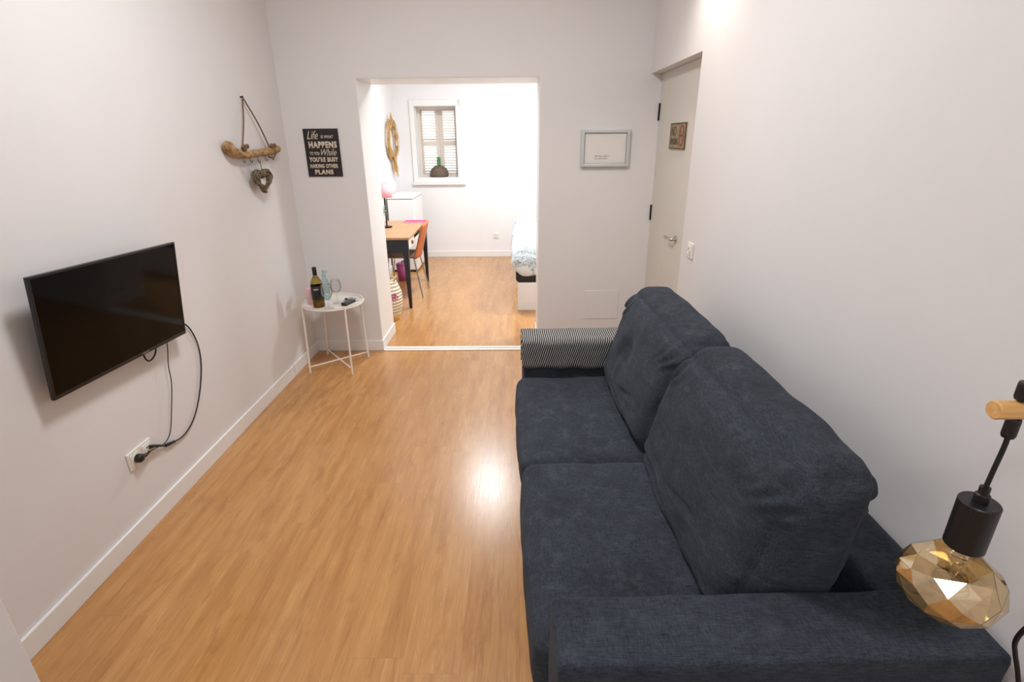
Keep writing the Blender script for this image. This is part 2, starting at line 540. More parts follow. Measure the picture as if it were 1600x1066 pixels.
def soft_box(L, T, Hh, r, bulge, n=26, wr=0.004, seed=0, warp=None):
    """cushion: sides L x T x Hh centred on the origin, rounded edges, puffed faces, small folds"""
    bm = bmesh.new()
    bmesh.ops.create_cube(bm, size=2)
    bmesh.ops.subdivide_edges(bm, edges=bm.edges[:], cuts=n, use_grid_fill=True)
    hx, hy, hz = L / 2, T / 2, Hh / 2
    bxx, byy, bzz = bulge
    for v in bm.verts:
        u = v.co.copy()
        p = Vector((u.x * hx, u.y * hy, u.z * hz))
        c = Vector((max(-hx + r, min(hx - r, p.x)), max(-hy + r, min(hy - r, p.y)), max(-hz + r, min(hz - r, p.z))))
        d = p - c
        if d.length > 1e-9:
            # only corners/edges get pulled in
            m = max(abs(d.x), abs(d.y), abs(d.z))
            p = c + d.normalized() * min(r, d.length if m < r * 0.999 else r)
        q = Vector((1 - u.x ** 2, 1 - u.y ** 2, 1 - u.z ** 2))
        p.x += bxx * u.x ** 3 * math.sqrt(max(q.y, 0) * max(q.z, 0))
        p.y += byy * u.y ** 3 * math.sqrt(max(q.x, 0) * max(q.z, 0))
        p.z += bzz * u.z ** 3 * math.sqrt(max(q.x, 0) * max(q.y, 0))
        if wr:
            s = Vector((seed * 3.1, seed * 1.7, 0))
            w = noise.noise(Vector((p.x * 5, p.y * 5, p.z * 9)) + s) + 0.5 * noise.noise(Vector((p.x * 13, p.y * 12, p.z * 22)) + s)
            p += d.normalized() * w * wr if d.length > 1e-9 else Vector((0, 0, 0))
        if warp: p = warp(p, u)
        v.co = p
    return bm

# ------------------------------------------------------------------ room shell
struct(obj('floor', bx(-3.0, 3.2, -2.0, 8.2, -0.10, 0.0), 'floor'))
struct(obj('ceiling', bx(-1.75, 3.2, -1.65, 8.0, H, H + 0.12), 'ceil'))
struct(obj('wall_left', bx(XL - 0.12, XL, -1.6, YF, 0, H), 'wall'))
struct(obj('wall_near', bx(XL, 1.3, -1.72, -1.6, 0, H), 'wall'))
# short wall return left of the camera
struct(obj('wall_near_left', bx(XL, -1.055, -1.6, 0.80, 0, H, bevel=0.006), 'wall'))
# partition with the opening
bm = bmesh.new()
box(bm, XL, OL, D, D2, 0, H)
box(bm, OR, 2.6, D, D2, 0, H)
box(bm, OL, OR, D, D2, OT, H)
bmesh.ops.remove_doubles(bm, verts=bm.verts, dist=1e-5)
struct(obj('wall_partition', bm, 'wall'))
# bedroom walls
bm = bmesh.new()
wx0, wx1, wz0, wz1 = -1.362, -0.808, 1.115, 2.022
box(bm, XL, wx0, YF, YF + 0.34, 0, H)
box(bm, wx1, 2.6, YF, YF + 0.34, 0, H)
box(bm, wx0, wx1, YF, YF + 0.34, 0, wz0)
box(bm, wx0, wx1, YF, YF + 0.34, wz1, H)
struct(obj('wall_far', bm, 'wall_white'))
struct(obj('wall_bedroom_right', bx(2.6, 2.72, D, YF + 0.34, 0, H), 'wall_white'))
struct(obj('wall_bedroom_left', bx(XL, XL + 0.006, D2, YF, 0, H), 'wall_white'))

# right wall: turned a little, with a door niche next to the partition
RT = math.radians(1.46)
RW = Matrix.Translation((XR, D, 0)) @ Matrix.Rotation(RT, 4, 'Z')    # local -Y runs towards the camera
JY, DT, REC = 0.965, 2.011, 0.074
bm = bmesh.new()
box(bm, 0, 0.16, -5.75, -JY, 0, H)
box(bm, 0, 0.16, -JY, 0.02, DT, H)
xform(bm, RW)
struct(obj('wall_right', bm, 'wall'))
# door leaf in the niche
d1 = struct(obj('door_1', xform(bx(REC, REC + 0.04, -JY - 0.001, 0.0, 0.004, DT - 0.002), RW), 'door'))
bm = bmesh.new()
for z in (0.22, 1.09, 1.77):
    box(bm, REC - 0.012, REC + 0.002, -0.016, -0.004, z - 0.06, z + 0.06, bevel=0.003)
hg = obj('hinge', bmesh.new(), 'dark_metal', d1)
bpy.data.objects.remove(hg)
for z in (0.22, 1.09, 1.77):
    obj('hinge', xform(bx(REC - 0.010, REC + 0.002, -0.018, -0.002, z - 0.055, z + 0.055, bevel=0.003), RW), 'dark_metal', d1)
bm.free()
bm = bmesh.new()
tube(bm, [(REC, -0.63, 1.0), (REC - 0.028, -0.63, 1.0), (REC - 0.04, -0.612, 1.0), (REC - 0.04, -0.56, 1.0), (REC - 0.038, -0.52, 1.0)], 0.009, seg=10)
xform(bm, RW)
obj('door_handle', bm, 'chrome', d1, smooth=True)
bm = lathe([(0.024, 0), (0.024, 0.006), (0.02, 0.008)], 24)
xform(bm, RW @ Matrix.Translation((REC, -0.63, 1.0)) @ Matrix.Rotation(-math.pi / 2, 4, 'Y'))
obj('handle_rose', bm, 'chrome', d1)

# baseboards
def skirt(name, x0, x1, y0, y1, h=0.088, mat=None):
    bm = bmesh.new(); box(bm, x0, x1, y0, y1, 0, h, bevel=0.003, seg=2)
    if mat is not None: xform(bm, mat)
    return struct(obj(name, bm, 'trim'))
skirt('baseboard_left', XL, XL + 0.013, 0.80, D)
skirt('baseboard_partition_left', XL + 0.013, OL + 0.012, D - 0.013, D)
skirt('baseboard_opening_left', OL, OL + 0.012, D - 0.001, D2 + 0.012)
skirt('baseboard_opening_right', OR - 0.012, OR, D - 0.001, D2 + 0.012)
skirt('baseboard_partition_right', OR - 0.012, XR + 0.02, D - 0.013, D)
skirt('baseboard_right', -0.013, 0, -5.5, -JY, mat=RW)
skirt('baseboard_bedroom_left', XL + 0.006, XL + 0.018, D2, YF, h=0.085)
skirt('baseboard_bedroom_far', XL + 0.018, 2.6, YF - 0.013, YF, h=0.085)
# threshold strip between the two floors
bm = bmesh.new()
box(bm, OL + 0.012, OR - 0.012, 3.945, 3.982, 0.0, 0.007, bevel=0.003)
box(bm, OL + 0.012, OR - 0.012, 3.995, 4.03, 0.0, 0.006, bevel=0.0025)
struct(obj('trim_threshold', bm, 'white_metal'))

# smooth white lining of the opening
bm = bmesh.new()
box(bm, OL, OL + 0.004, D + 0.004, D2 + 0.002, 0.0, OT)
box(bm, OR - 0.004, OR, D + 0.004, D2 + 0.002, 0.0, OT)
box(bm, OL + 0.004, OR - 0.004, D + 0.004, D2 + 0.002, OT - 0.004, OT)
struct(obj('trim_opening', bm, 'trim'))

# window: white surround, sash, glass; louvred shutters behind
w1 = struct(obj('window_1', bmesh.new(), 'trim'))
bm = bmesh.new()
ox0, ox1, oz0, oz1 = -1.425, -0.748, 1.045, 2.10
box(bm, ox0, wx0, YF - 0.022, YF + 0.01, oz0, oz1, bevel=0.004)
box(bm, wx1, ox1, YF - 0.022, YF + 0.01, oz0, oz1, bevel=0.004)
box(bm, wx0, wx1, YF - 0.021, YF + 0.01, wz1, oz1, bevel=0.004)
box(bm, wx0, wx1, YF - 0.021, YF + 0.01, oz0, wz0, bevel=0.004)
obj('window_frame', bm, 'trim', w1)
obj('window_sill', bx(ox0 - 0.01, ox1 + 0.045, YF - 0.05, YF + 0.0, 1.018, 1.044, bevel=0.004), 'trim', w1)
bm = bmesh.new()
yg = YF + 0.235
for a in ((wx0, wx0 + 0.03, wz0, wz1), (wx1 - 0.03, wx1, wz0, wz1), (wx0 + 0.03, wx1 - 0.03, wz1 - 0.03, wz1), (wx0 + 0.03, wx1 - 0.03, wz0, wz0 + 0.03)):
    box(bm, a[0], a[1], yg - 0.02, yg + 0.02, a[2], a[3], bevel=0.002)
obj('sash', bm, 'tan_frame', w1)
obj('window_pane', bx(wx0 + 0.025, wx1 - 0.025, yg - 0.003, yg + 0.003, wz0 + 0.025, wz1 - 0.025), 'pane', w1)
obj('window_latch', bx(ox1 - 0.012, ox1 + 0.002, YF - 0.045, YF - 0.022, 2.03, 2.10, bevel=0.003), 'silver', w1)

def shutter(x0, x1, label):
    t = thing('window_shutter', label, 'shutter', (0, 0, 0))
    y0, y1 = YF + 0.275, YF + 0.305
    st = 0.052
    bm = bmesh.new()
    zm = 1.555
    for a in ((x0, x0 + st, wz0 + 0.01, wz1), (x1 - st, x1, wz0 + 0.01, wz1), (x0 + st, x1 - st, wz1 - 0.05, wz1), (x0 + st, x1 - st, wz0 + 0.01, wz0 + 0.05), (x0 + st, x1 - st, zm - 0.035, zm + 0.035)):
        box(bm, a[0], a[1], y0, y1, a[2], a[3], bevel=0.002)
    obj('shutter_frame', bm, 'tan_frame', t)
    def slats(za, zb):
        bm = bmesh.new()
        n = int((zb - za) / 0.034)
        for i in range(n):
            z = za + (i + 0.5) * (zb - za) / n
            b2 = bx(x0 + st, x1 - st, -0.019, 0.019, -0.002, 0.002)
            xform(b2, Matrix.Translation((0, (y0 + y1) / 2, z)) @ Matrix.Rotation(math.radians(-40), 4, 'X'))
            merge(bm, b2)
        return bm
    obj('slats', slats(zm + 0.035, wz1 - 0.05), 'slat', t)
    obj('slats', slats(wz0 + 0.05, zm - 0.035), 'slat', t)
    return t
mid = (wx0 + wx1) / 2 + 0.01
shutter(wx0 + 0.002, mid - 0.001, 'louvred taupe window shutter leaf on the left, behind the glass')
shutter(mid + 0.001, wx1 - 0.002, 'louvred taupe window shutter leaf on the right, behind the glass')

# ------------------------------------------------------------------ sofa
TH = math.radians(1.46)
SO = (0.06, 0.70, 0.0)      # near front floor corner; local +Y along the sofa, +X towards the wall
def sofa():
    t = thing('sofa', 'dark slate blue fabric two-seat sofa against the right wall', 'sofa', SO, TH)
    L = 1.96
    za = 0.64
    obj('base', bx(0.035, 0.90, 0.19, L - 0.17, 0.05, 0.285, bevel=0.015), 'fabric', t)
    def arm(y0, y1):
        bm = soft_box(0.905, y1 - y0, za - 0.045, 0.014, (0.004, 0.004, 0.003), n=30, wr=0.004, seed=y0)
        xform(bm, Matrix.Translation((0.018 + 0.905 / 2, (y0 + y1) / 2, 0.045 + (za - 0.045) / 2)))
        o = obj('armrest', bm, 'fabric', t, smooth=True)
        return o
    arm(0.02, 0.197); arm(L - 0.177, L)
    # structural back between the arms
    bm = soft_box(0.17, L - 0.38, za - 0.05, 0.02, (0.0, 0.0, 0.003), n=20, wr=0.003)
    xform(bm, Matrix.Translation((0.922 - 0.085, L / 2, 0.05 + (za - 0.05) / 2)))
    obj('back_frame', bm, 'fabric', t, smooth=True)
    # seat cushions
    def seat(y0, y1, top, seed):
        def warp(p, u):
            # lower front edge tucks in a little, front bulges out
            return p
        bm = soft_box(0.76, y1 - y0, top - 0.27, 0.036, (0.022, 0.006, 0.022), n=36, wr=0.006, seed=seed, warp=warp)
        xform(bm, Matrix.Translation((-0.012 + 0.38, (y0 + y1) / 2, (0.27 + top) / 2)))
        return obj('seat_cushion', bm, 'fabric', t, smooth=True)
    seat(0.2, 0.985, 0.462, 1)
    seat(0.99, L - 0.18, 0.447, 2)
    # loose back cushions, leaning back
    def back(y0, y1, top, seed, dent=None, far=False):
        hgt = top - 0.455
        def warp(p, u):
            k = (p.z + hgt / 2) / hgt            # 0 bottom .. 1 top
            p.x += 0.125 * k                      # lean
            p.x += -0.02 * (u.x + 0.4) * (k ** 2)
            if dent:
                dy, dz, a, s = dent
                g = math.exp(-(((p.y - dy) / s) ** 2 + ((p.z - dz) / (s * 0.9)) ** 2))
                if u.x < -0.5:
                    p.x += a * g
                    p.x -= 0.012 * math.exp(-(((p.y - dy - 0.02) / 0.03) ** 2)) * (1 if p.z < dz else 0) * math.exp(-((p.z - dz + 0.08) / 0.08) ** 2)
            if u.x < 0:
                # horizontal folds low on the front face
                f = math.sin((p.z + 0.02 * math.sin(p.y * 7 + seed)) * 95) * math.exp(-((k - 0.16) / 0.10) ** 2)
                p.x += 0.0085 * f * (0.5 + 0.5 * math.sin(p.y * 9 + seed * 2))
                p.x += 0.010 * math.exp(-((p.z + 0.10 - 0.03 * math.sin(p.y * 8 + seed)) / 0.010) ** 2) * math.exp(-((p.y + 0.08) / 0.13) ** 2)
            # puckers near the top corners
            cpk = math.exp(-((k - 0.83) / 0.10) ** 2) * math.exp(-((abs(u.y) - 0.86) / 0.16) ** 2)
            p.x += 0.011 * math.sin(p.y * 105 + p.z * 70 + 1.5 * math.sin(p.z * 50)) * cpk
            p.z += 0.005 * math.sin(p.x * 90 + p.y * 60) * cpk
            return p
        bm = soft_box(0.25, y1 - y0, hgt, 0.08, (0.03, 0.012, 0.018), n=60, wr=0.008, seed=seed, warp=warp)
        xform(bm, Matrix.Translation((0.415 + 0.1225, (y0 + y1) / 2, 0.455 + hgt / 2)))
        return obj('back_cushion', bm, 'fabric', t, smooth=True)
    back(0.215, 1.0, 0.93, 3)
    back(1.005, 1.79, 0.925, 4, dent=(0.07, 0.02, 0.035, 0.075))
    for x in (0.10, 0.84):
        for y in (0.10, L - 0.10):
            obj('foot', lathe([(0.022, 0.0), (0.028, 0.046)], 16, (x, y)), 'dark_metal', t)
    return t
sofa()

# striped cloth over the far armrest
def throw():
    bm = bmesh.new()
    y0, y1, zt = 1.96 - 0.177 - 0.006, 1.96 + 0.007, 0.647
    prof = []   # (y, z)
    zf = 0.50
    for k in range(9): prof.append((y0, zf + (zt - 0.025 - zf) * k / 8))
    for k in range(1, 6):
        a = math.pi / 2 * k / 5
        prof.append((y0 + 0.025 * (1 - math.cos(a)), zt - 0.025 + 0.025 * math.sin(a)))
    for k in range(1, 8): prof.append((y0 + 0.025 + (y1 - y0 - 0.05) * k / 8, zt))
    for k in range(0, 6):
        a = math.pi / 2 * k / 5
        prof.append((y1 - 0.025 + 0.025 * math.sin(a), zt - 0.025 + 0.025 * math.cos(a)))
    for k in range(1, 9): prof.append((y1, zt - 0.025 - 0.16 * k / 8))
    NX = 60
    x0, x1 = 0.008, 0.60
    grid = []
    for i in range(NX + 1):
        x = x0 + (x1 - x0) * i / NX
        row = []
        for j, (y, z) in enumerate(prof):
            zz = z
            if j < 9:
                drop = 0.0 - 0.018 * (i / NX)
                zz = zt - 0.025 - (zt - 0.025 - z) * (1 + 6.0 * (0.018 * i / NX + 0.004 * math.sin(i * 0.4)) * 1.0)
            n_ = noise.noise(Vector((x * 9, j * 0.35, 3.0))) * 0.004
            row.append(bm.verts.new((x, y - abs(n_) * (1 if j < 12 else 0), zz + abs(n_))))
        grid.append(row)
    for i in range(NX):
        for j in range(len(prof) - 1):
            bm.faces.new((grid[i][j], grid[i + 1][j], grid[i + 1][j + 1], grid[i][j + 1]))
    o = obj('throw_blanket', bm, 'stripe', None, smooth=True)
    o.location = SO; o.rotation_euler = (0, 0, TH)
    md = o.modifiers.new('thick', 'SOLIDIFY'); md.thickness = 0.004; md.offset = 1
    tag(o, 'thin black and white striped cloth draped over the far sofa armrest', 'throw')
throw()

# ------------------------------------------------------------------ television, cables, sockets
def tv():
    t = thing('television', 'black flat-screen television mounted on the left wall', 'television')
    t.location = (-1.5562714, 1.9532, 0.98561)
    t.rotation_euler = (math.radians(-1.694), math.radians(5.4386), math.radians(-1.2665))
    W, Hh = 0.73, 0.43
    b = obj('casing', bx(-0.012, -0.002, -W / 2, W / 2, -Hh / 2, Hh / 2, bevel=0.002), 'tv_body', t)
    bm = bmesh.new()
    e = 0.008
    box(bm, -0.004, 0.002, -W / 2, -W / 2 + e, -Hh / 2, Hh / 2, bevel=0.001)
    box(bm, -0.004, 0.002, W / 2 - e, W / 2, -Hh / 2, Hh / 2, bevel=0.001)
    box(bm, -0.004, 0.002, -W / 2 + e, W / 2 - e, Hh / 2 - e, Hh / 2, bevel=0.001)
    box(bm, -0.004, 0.002, -W / 2 + e, W / 2 - e, -Hh / 2, -Hh / 2 + 0.014, bevel=0.001)
    bz = obj('bezel', bm, 'tv_body', t)
    obj('screen', bx(-0.0035, 0.0003, -W / 2 + e, W / 2 - e, -Hh / 2 + 0.014, Hh / 2 - e), 'screen', t)
    bm = bmesh.new()
    for k in range(7):
        box(bm, 0.002, 0.0026, 0.07 + k * 0.0058, 0.07 + k * 0.0058 + 0.0042, -Hh / 2 + 0.0045, -Hh / 2 + 0.0095)
    obj('maker_mark', bm, 'grey_print', t)
    bm = bmesh.new()
    box(bm, -0.026, -0.010, -0.33, 0.33, -0.18, 0.18, bevel=0.006)
    box(bm, -0.05, -0.024, -0.24, 0.24, -0.16, 0.1, bevel=0.008)
    obj('rear_housing', bm, 'black_plastic', t)
    bm = bmesh.new()
    box(bm, -0.071, -0.045, -0.06, 0.06, -0.07, 0.07, bevel=0.003)
    obj('wall_mount', bm, 'dark_metal', t)
tv()

XW = XL + 0.010
def cable(name, yz, r, label, dx=0.0, extra=None):
    t = thing(name, label, 'cable', (XW, yz[0][0], yz[0][1]))
    bm = tb([(XW + dx, y, z) for y, z in yz], r, seg=8)
    xform(bm, Matrix.Translation(-t.location))
    obj('cord', bm, 'black_rubber', t, smooth=True)
    for nm, b2 in (extra or []):
        xform(b2, Matrix.Translation(-t.location))
        obj(nm, b2, 'black_plastic', t, smooth=True)
    return t
thin = [(2.228, 0.86), (2.228, 0.741), (2.2, 0.647), (2.188, 0.555), (2.144, 0.444), (2.098, 0.352), (2.048, 0.325), (1.987, 0.335), (1.93, 0.347), (1.893, 0.352)]
plug = lathe([(0.0, 0), (0.014, 0.0), (0.019, 0.006), (0.019, 0.022), (0.012, 0.03), (0, 0.031)], 20)
xform(plug, Matrix.Translation((XL + 0.012, 1.883, 0.353)) @ Matrix.Rotation(math.pi / 2, 4, 'Y'))
tail = tb([(XL + 0.033, 1.885, 0.353), (XL + 0.034, 1.91, 0.349), (XW + 0.014, 1.95, 0.342)], [0.008, 0.007, 0.004], seg=10)
cable('thin_cable', thin, 0.0022, 'thin black cable hanging from the television to the round black plug', dx=0.014, extra=[('plug', plug), ('strain_relief', tail)])
thick = [(2.37, 0.79), (2.405, 0.772), (2.44, 0.723), (2.463, 0.638), (2.451, 0.537), (2.393, 0.419), (2.307, 0.319), (2.208, 0.275), (2.119, 0.284), (2.048, 0.308), (1.985, 0.348)]
sleeve = tb([(XW, 2.125, 0.283), (XW, 2.065, 0.30)], 0.0075, seg=10, smooth=False)
p2 = tb([(XL + 0.016, 1.963, 0.356), (XL + 0.02, 1.978, 0.351), (XW + 0.004, 2.03, 0.322)], [0.009, 0.008, 0.005], seg=10)
cable('aerial_cable', thick, 0.0034, 'thicker black cable looping out right of the television down to the socket', extra=[('ferrite_sleeve', sleeve), ('plug', p2)])
loop = [(2.055, 0.80), (2.060, 0.765), (2.066, 0.735), (2.082, 0.716), (2.114, 0.720), (2.140, 0.745), (2.15, 0.80)]
cable('looped_cable', loop, 0.0034, 'short black cable loop peeking out below the television', dx=0.02)

def socket_face(bm, R=0.021):
    lathe([(R, 0.0), (R, 0.003), (R - 0.003, 0.003), (R - 0.004, -0.002), (0, -0.002)], 28, cap=False, bm=bm)

def wall_socket(name, label, mat, inserts, w, h):
    t = thing(name, label, 'socket', mat.to_translation())
    inv = Matrix.Translation(-t.location)
    bm = bx(-w / 2, w / 2, -h / 2, h / 2, 0, 0.009, bevel=0.0025)
    obj('cover_plate', xform(bm, inv @ mat), 'white_plastic', t)
    for u in inserts:
        bm = bx(u - 0.027, u + 0.027, -0.027, 0.027, 0.009, 0.012, bevel=0.001)
        f = bmesh.new(); socket_face(f, 0.02); xform(f, Matrix.Translation((u, 0, 0.0125))); merge(bm, f)
        p = obj('socket_insert', xform(bm, inv @ mat), 'white_plastic', t)
        bm = bmesh.new()
        for s in (-1, 1):
            h2 = lathe([(0.003, 0), (0.003, 0.0015)], 10, (u + 0, 0.009 * s)); xform(h2, Matrix.Translation((0, 0, 0.0115))); merge(bm, h2)
        obj('pin_hole', xform(bm, inv @ mat), 'ink', p)
    return t
wall_socket('double_socket', 'white double wall socket with black plugs, low on the left wall', on_east(XL, 1.918, 0.350), (-0.037, 0.037), 0.148, 0.078)
wall_socket('wall_socket', 'white single wall socket on the right wall beside the door', RW @ Matrix(((0, 0, -1, 0), (-1, 0, 0, -1.125), (0, 1, 0, 1.03), (0, 0, 0, 1))), (0.0,), 0.082, 0.082)
wall_socket('wall_socket', 'small white wall socket low on the far bedroom wall', on_south(-0.301, YF, 0.306), (0.0,), 0.082, 0.082)

# ------------------------------------------------------------------ driftwood hook rail and heart
def hook_rail():
    t = thing('hook_rail', 'driftwood branch with small metal hooks hanging by a rope on the left wall', 'hook rail', (XL + 0.03, 3.40, 1.54))
    inv = Matrix.Translation(-t.location)
    x = XL + 0.032
    bp = [(3.068, 1.590), (3.090, 1.578), (3.125, 1.556), (3.191, 1.538), (3.288, 1.530), (3.413, 1.536), (3.547, 1.541), (3.65, 1.548), (3.725, 1.556)]
    br = [0.020, 0.031, 0.030, 0.025, 0.022, 0.021, 0.022, 0.026, 0.024]
    bm = tb([(x, a, b) for a, b in bp], br, seg=16, n=10)
    for v in bm.verts:
        v.co += Vector((1, 1, 1)) * 0.0
        n_ = noise.noise(v.co * 28) * 0.005 + noise.noise(v.co * 70) * 0.0025
        v.co.z += n_; v.co.x += n_ * 0.5
    obj('branch', xform(bm, inv), 'driftwood', t, smooth=True)
    nail = (XL + 0.014, 3.401, 1.849)
    for (a, b), nm in (((3.246, 1.555), 0), ((3.620, 1.556), 1)):
        bm = tb([nail, (XL + 0.03, (nail[1] + a) / 2, (1.849 + b) / 2 + 0.004), (x + 0.0, a, b + 0.0)], 0.0042, seg=8)
        rp = obj('rope', xform(bm, inv), 'rope', t, smooth=True)
        bm = bmesh.new()
        # a wrap round the branch and a knot with two tails on top
        ring = [(x + 0.029 * math.cos(s), a + 0.004 * math.sin(s * 2), 1.532 + (b - 1.555) * 0.8 + 0.031 * math.sin(s)) for s in [2 * math.pi * k / 14 for k in range(15)]]
        if nm == 1: tube(bm, ring, 0.0045, seg=6, n=3)
        for s in (-1, 1):
            tube(bm, [(x + 0.012, a, b + 0.008), (x + 0.022, a + 0.022 * s, b + 0.030), (x + 0.02, a + 0.032 * s, b + 0.014)], 0.0075, seg=7)
        k2 = bmesh.new(); bmesh.ops.create_icosphere(k2, subdivisions=2, radius=0.017); xform(k2, Matrix.Translation((x + 0.012, a, b + 0.010))); merge(bm, k2)
        obj('knot', xform(bm, inv), 'rope', t, smooth=True)
    bm = lathe([(0.0, 0), (0.004, 0), (0.004, 0.012), (0.0065, 0.013), (0.0065, 0.016), (0, 0.017)], 12)
    xform(bm, Matrix.Translation((XL, 3.401, 1.851)) @ Matrix.Rotation(math.pi / 2, 4, 'Y'))
    obj('nail', xform(bm, inv), 'dark_metal', t)
    for i, (a, b) in enumerate([(3.214, 1.511), (3.304, 1.508), (3.400, 1.505), (3.505, 1.509), (3.60, 1.512)]):
        p = []
        for k in range(11):
            s = math.radians(110 + 250 * k / 10)
            p.append((x + 0.016, a + 0.015 * math.cos(s), b - 0.006 + 0.015 * math.sin(s)))
        p = [(x + 0.012, a, b + 0.022)] + p
        obj('hook', xform(tb(p, 0.0026, seg=6, n=3), inv), 'dark_chrome', t, smooth=True)
hook_rail()

def heart():
    c = Vector((XL + 0.052, 3.398, 1.372))
    t = thing('wicker_heart', 'grey wicker heart hanging from the middle hook of the driftwood rail', 'ornament', c)
    def hp(s, k=1.0):
        x_ = 16 * math.sin(s) ** 3
        z_ = 13 * math.cos(s) - 5 * math.cos(2 * s) - 2 * math.cos(3 * s) - math.cos(4 * s)
        return x_ / 16 * 0.118 * k, (z_ + 2.5) / 14.5 * 0.072 * k
    bm = bmesh.new()
    rnd = random.Random(3)
    for i in range(60):
        k = rnd.uniform(0.5, 0.97)
        s0 = rnd.uniform(0, 2 * math.pi); ln = rnd.uniform(1.6, 4.2)
        pts = []
        off = rnd.uniform(-0.010, 0.010)
        for q in range(14):
            s = s0 + ln * q / 13
            a, b = hp(s, k + 0.025 * math.sin(q * 0.9 + i))
            pts.append((off + 0.008 * math.sin(q * 1.1 + i), a, b))
        tube(bm, pts, rnd.uniform(0.0024, 0.0038), seg=5, n=3)
    for k, r_k in ((0.94, 0.009), (0.78, 0.008), (0.60, 0.008)):
        for ph in (0.0, 1.1):
            pts = [(0.006 * math.sin(9 * s + ph), hp(s, k + 0.03 * abs(math.sin(s)) * math.sin(7 * s + ph * 3))[0], hp(s, k + 0.03 * abs(math.sin(s)) * math.sin(7 * s + ph * 3))[1]) for s in [2 * math.pi * q / 40 for q in range(41)]]
            tube(bm, pts, r_k * 0.6, seg=6, n=2)
    obj('wicker', bm, 'wicker_grey', t, smooth=True)
    bm = bmesh.new()
    n_ = 28
    f = [bm.verts.new((0.0, hp(2 * math.pi * i / n_, 0.34)[0], hp(2 * math.pi * i / n_, 0.34)[1] - 0.012)) for i in range(n_)]
    bk = [bm.verts.new((-0.006, v.co.y, v.co.z)) for v in f]
    bm.faces.new(f); bm.faces.new(bk[::-1])
    for i in range(n_):
        j = (i + 1) % n_; bm.faces.new((f[i], bk[i], bk[j], f[j]))
    obj('small_white_heart', bm, 'paper', t)
    obj('hanging_wire', tb([(0, 0, 0.045), (0.001, 0.004, 0.08), (0.0, 0.002, 0.114)], 0.0026, seg=6), 'wicker_grey', t, smooth=True)
heart()

# ------------------------------------------------------------------ framed things on the partition
def plan_sign():
    x0, z1 = -1.504, 1.684
    W, Hh = 0.247, 0.322
    t = thing('wall_sign', 'black metal sign with cream lettering left of the opening', 'sign', (x0 + W / 2, D, z1 - Hh / 2))
    bm = bx(-W / 2, W / 2, -0.010, -0.0, -Hh / 2, Hh / 2, bevel=0.002)
    obj('plate', bm, 'sign_black', t)
    lines = [('Life', .10, .42, .045, .215, 0, .45), ('IS WHAT', .50, .86, .135, .20, .02, 0), ('HAPPENS', .12, .93, .26, .40, .055, 0),
             ('TO YOU', .12, .40, .475, .545, .02, 0), ('While', .45, .90, .42, .555, 0, .45), ("YOU'RE BUSY", .08, .92, .585, .69, .055, 0),
             ('MAKING OTHER', .08, .90, .73, .82, .055, 0), ('PLANS', .20, .74, .85, .955, .055, 0)]
    for s, u0, u1, v0, v1, bold, shear in lines:
        bm = text_fit(s, -W / 2 + u0 * W, -W / 2 + u1 * W, Hh / 2 - v1 * Hh, Hh / 2 - v0 * Hh, 0.001, bold, shear)
        xform(bm, on_south(0, -0.010, 0))
        obj('lettering', bm, 'cream_print', t)
plan_sign()

def notice():
    W, Hh = 0.342, 0.249
    t = thing('framed_notice', 'silver-white framed notice right of the opening', 'picture frame', (0.628, D, 1.537))
    bm = bmesh.new()
    w = 0.023
    for a in ((-W / 2, -W / 2 + w, -Hh / 2, Hh / 2), (W / 2 - w, W / 2, -Hh / 2, Hh / 2), (-W / 2 + w, W / 2 - w, Hh / 2 - w, Hh / 2), (-W / 2 + w, W / 2 - w, -Hh / 2, -Hh / 2 + w)):
        box(bm, a[0], a[1], -0.030, 0, a[2], a[3], bevel=0.003)
    obj('frame', bm, 'silver', t)
    bm = bmesh.new()
    q = 0.0025
    a0, a1, b0, b1 = -W / 2 + w, W / 2 - w, -Hh / 2 + w, Hh / 2 - w
    for a in ((a0, a0 + q, b0, b1), (a1 - q, a1, b0, b1), (a0, a1, b1 - q, b1), (a0, a1, b0, b0 + q)):
        box(bm, a[0], a[1], -0.026, -0.018, a[2], a[3])
    obj('inner_lip', bm, 'grey_print', t)
    obj('sheet', bx(a0, a1, -0.019, -0.016, b0, b1), 'paper', t)
    # two short lines of tiny print
    rnd = random.Random(5)
    for zc, x1, gap in ((-0.052, 0.032, 0.0), (-0.068, 0.018, 0.0)):
        bm = bmesh.new()
        x = -0.070
        k = 0
        while x < x1:
            w_ = rnd.uniform(0.003, 0.0065)
            if k in (3, 7, 12): x += 0.006
            hgt = rnd.choice((0.006, 0.008, 0.0085))
            box(bm, x, x + w_ * 0.55, -0.0196, -0.019, zc - 0.004, zc - 0.004 + hgt)
            if k % 2: box(bm, x, x + w_, -0.0196, -0.019, zc - 0.004, zc - 0.002)
            x += w_ + 0.0018; k += 1
        obj('small_print', bm, 'ink', t)
notice()

# flush access panel low on the partition
bm = bx(-0.13, 0.14, -0.004, 0, -0.115, 0.115, bevel=0.0015)
tag(obj('access_panel', bm, 'wall', None, loc=(0.655, D, 0.377)), 'flush wall-coloured access panel low on the wall behind the sofa armrest', 'panel')

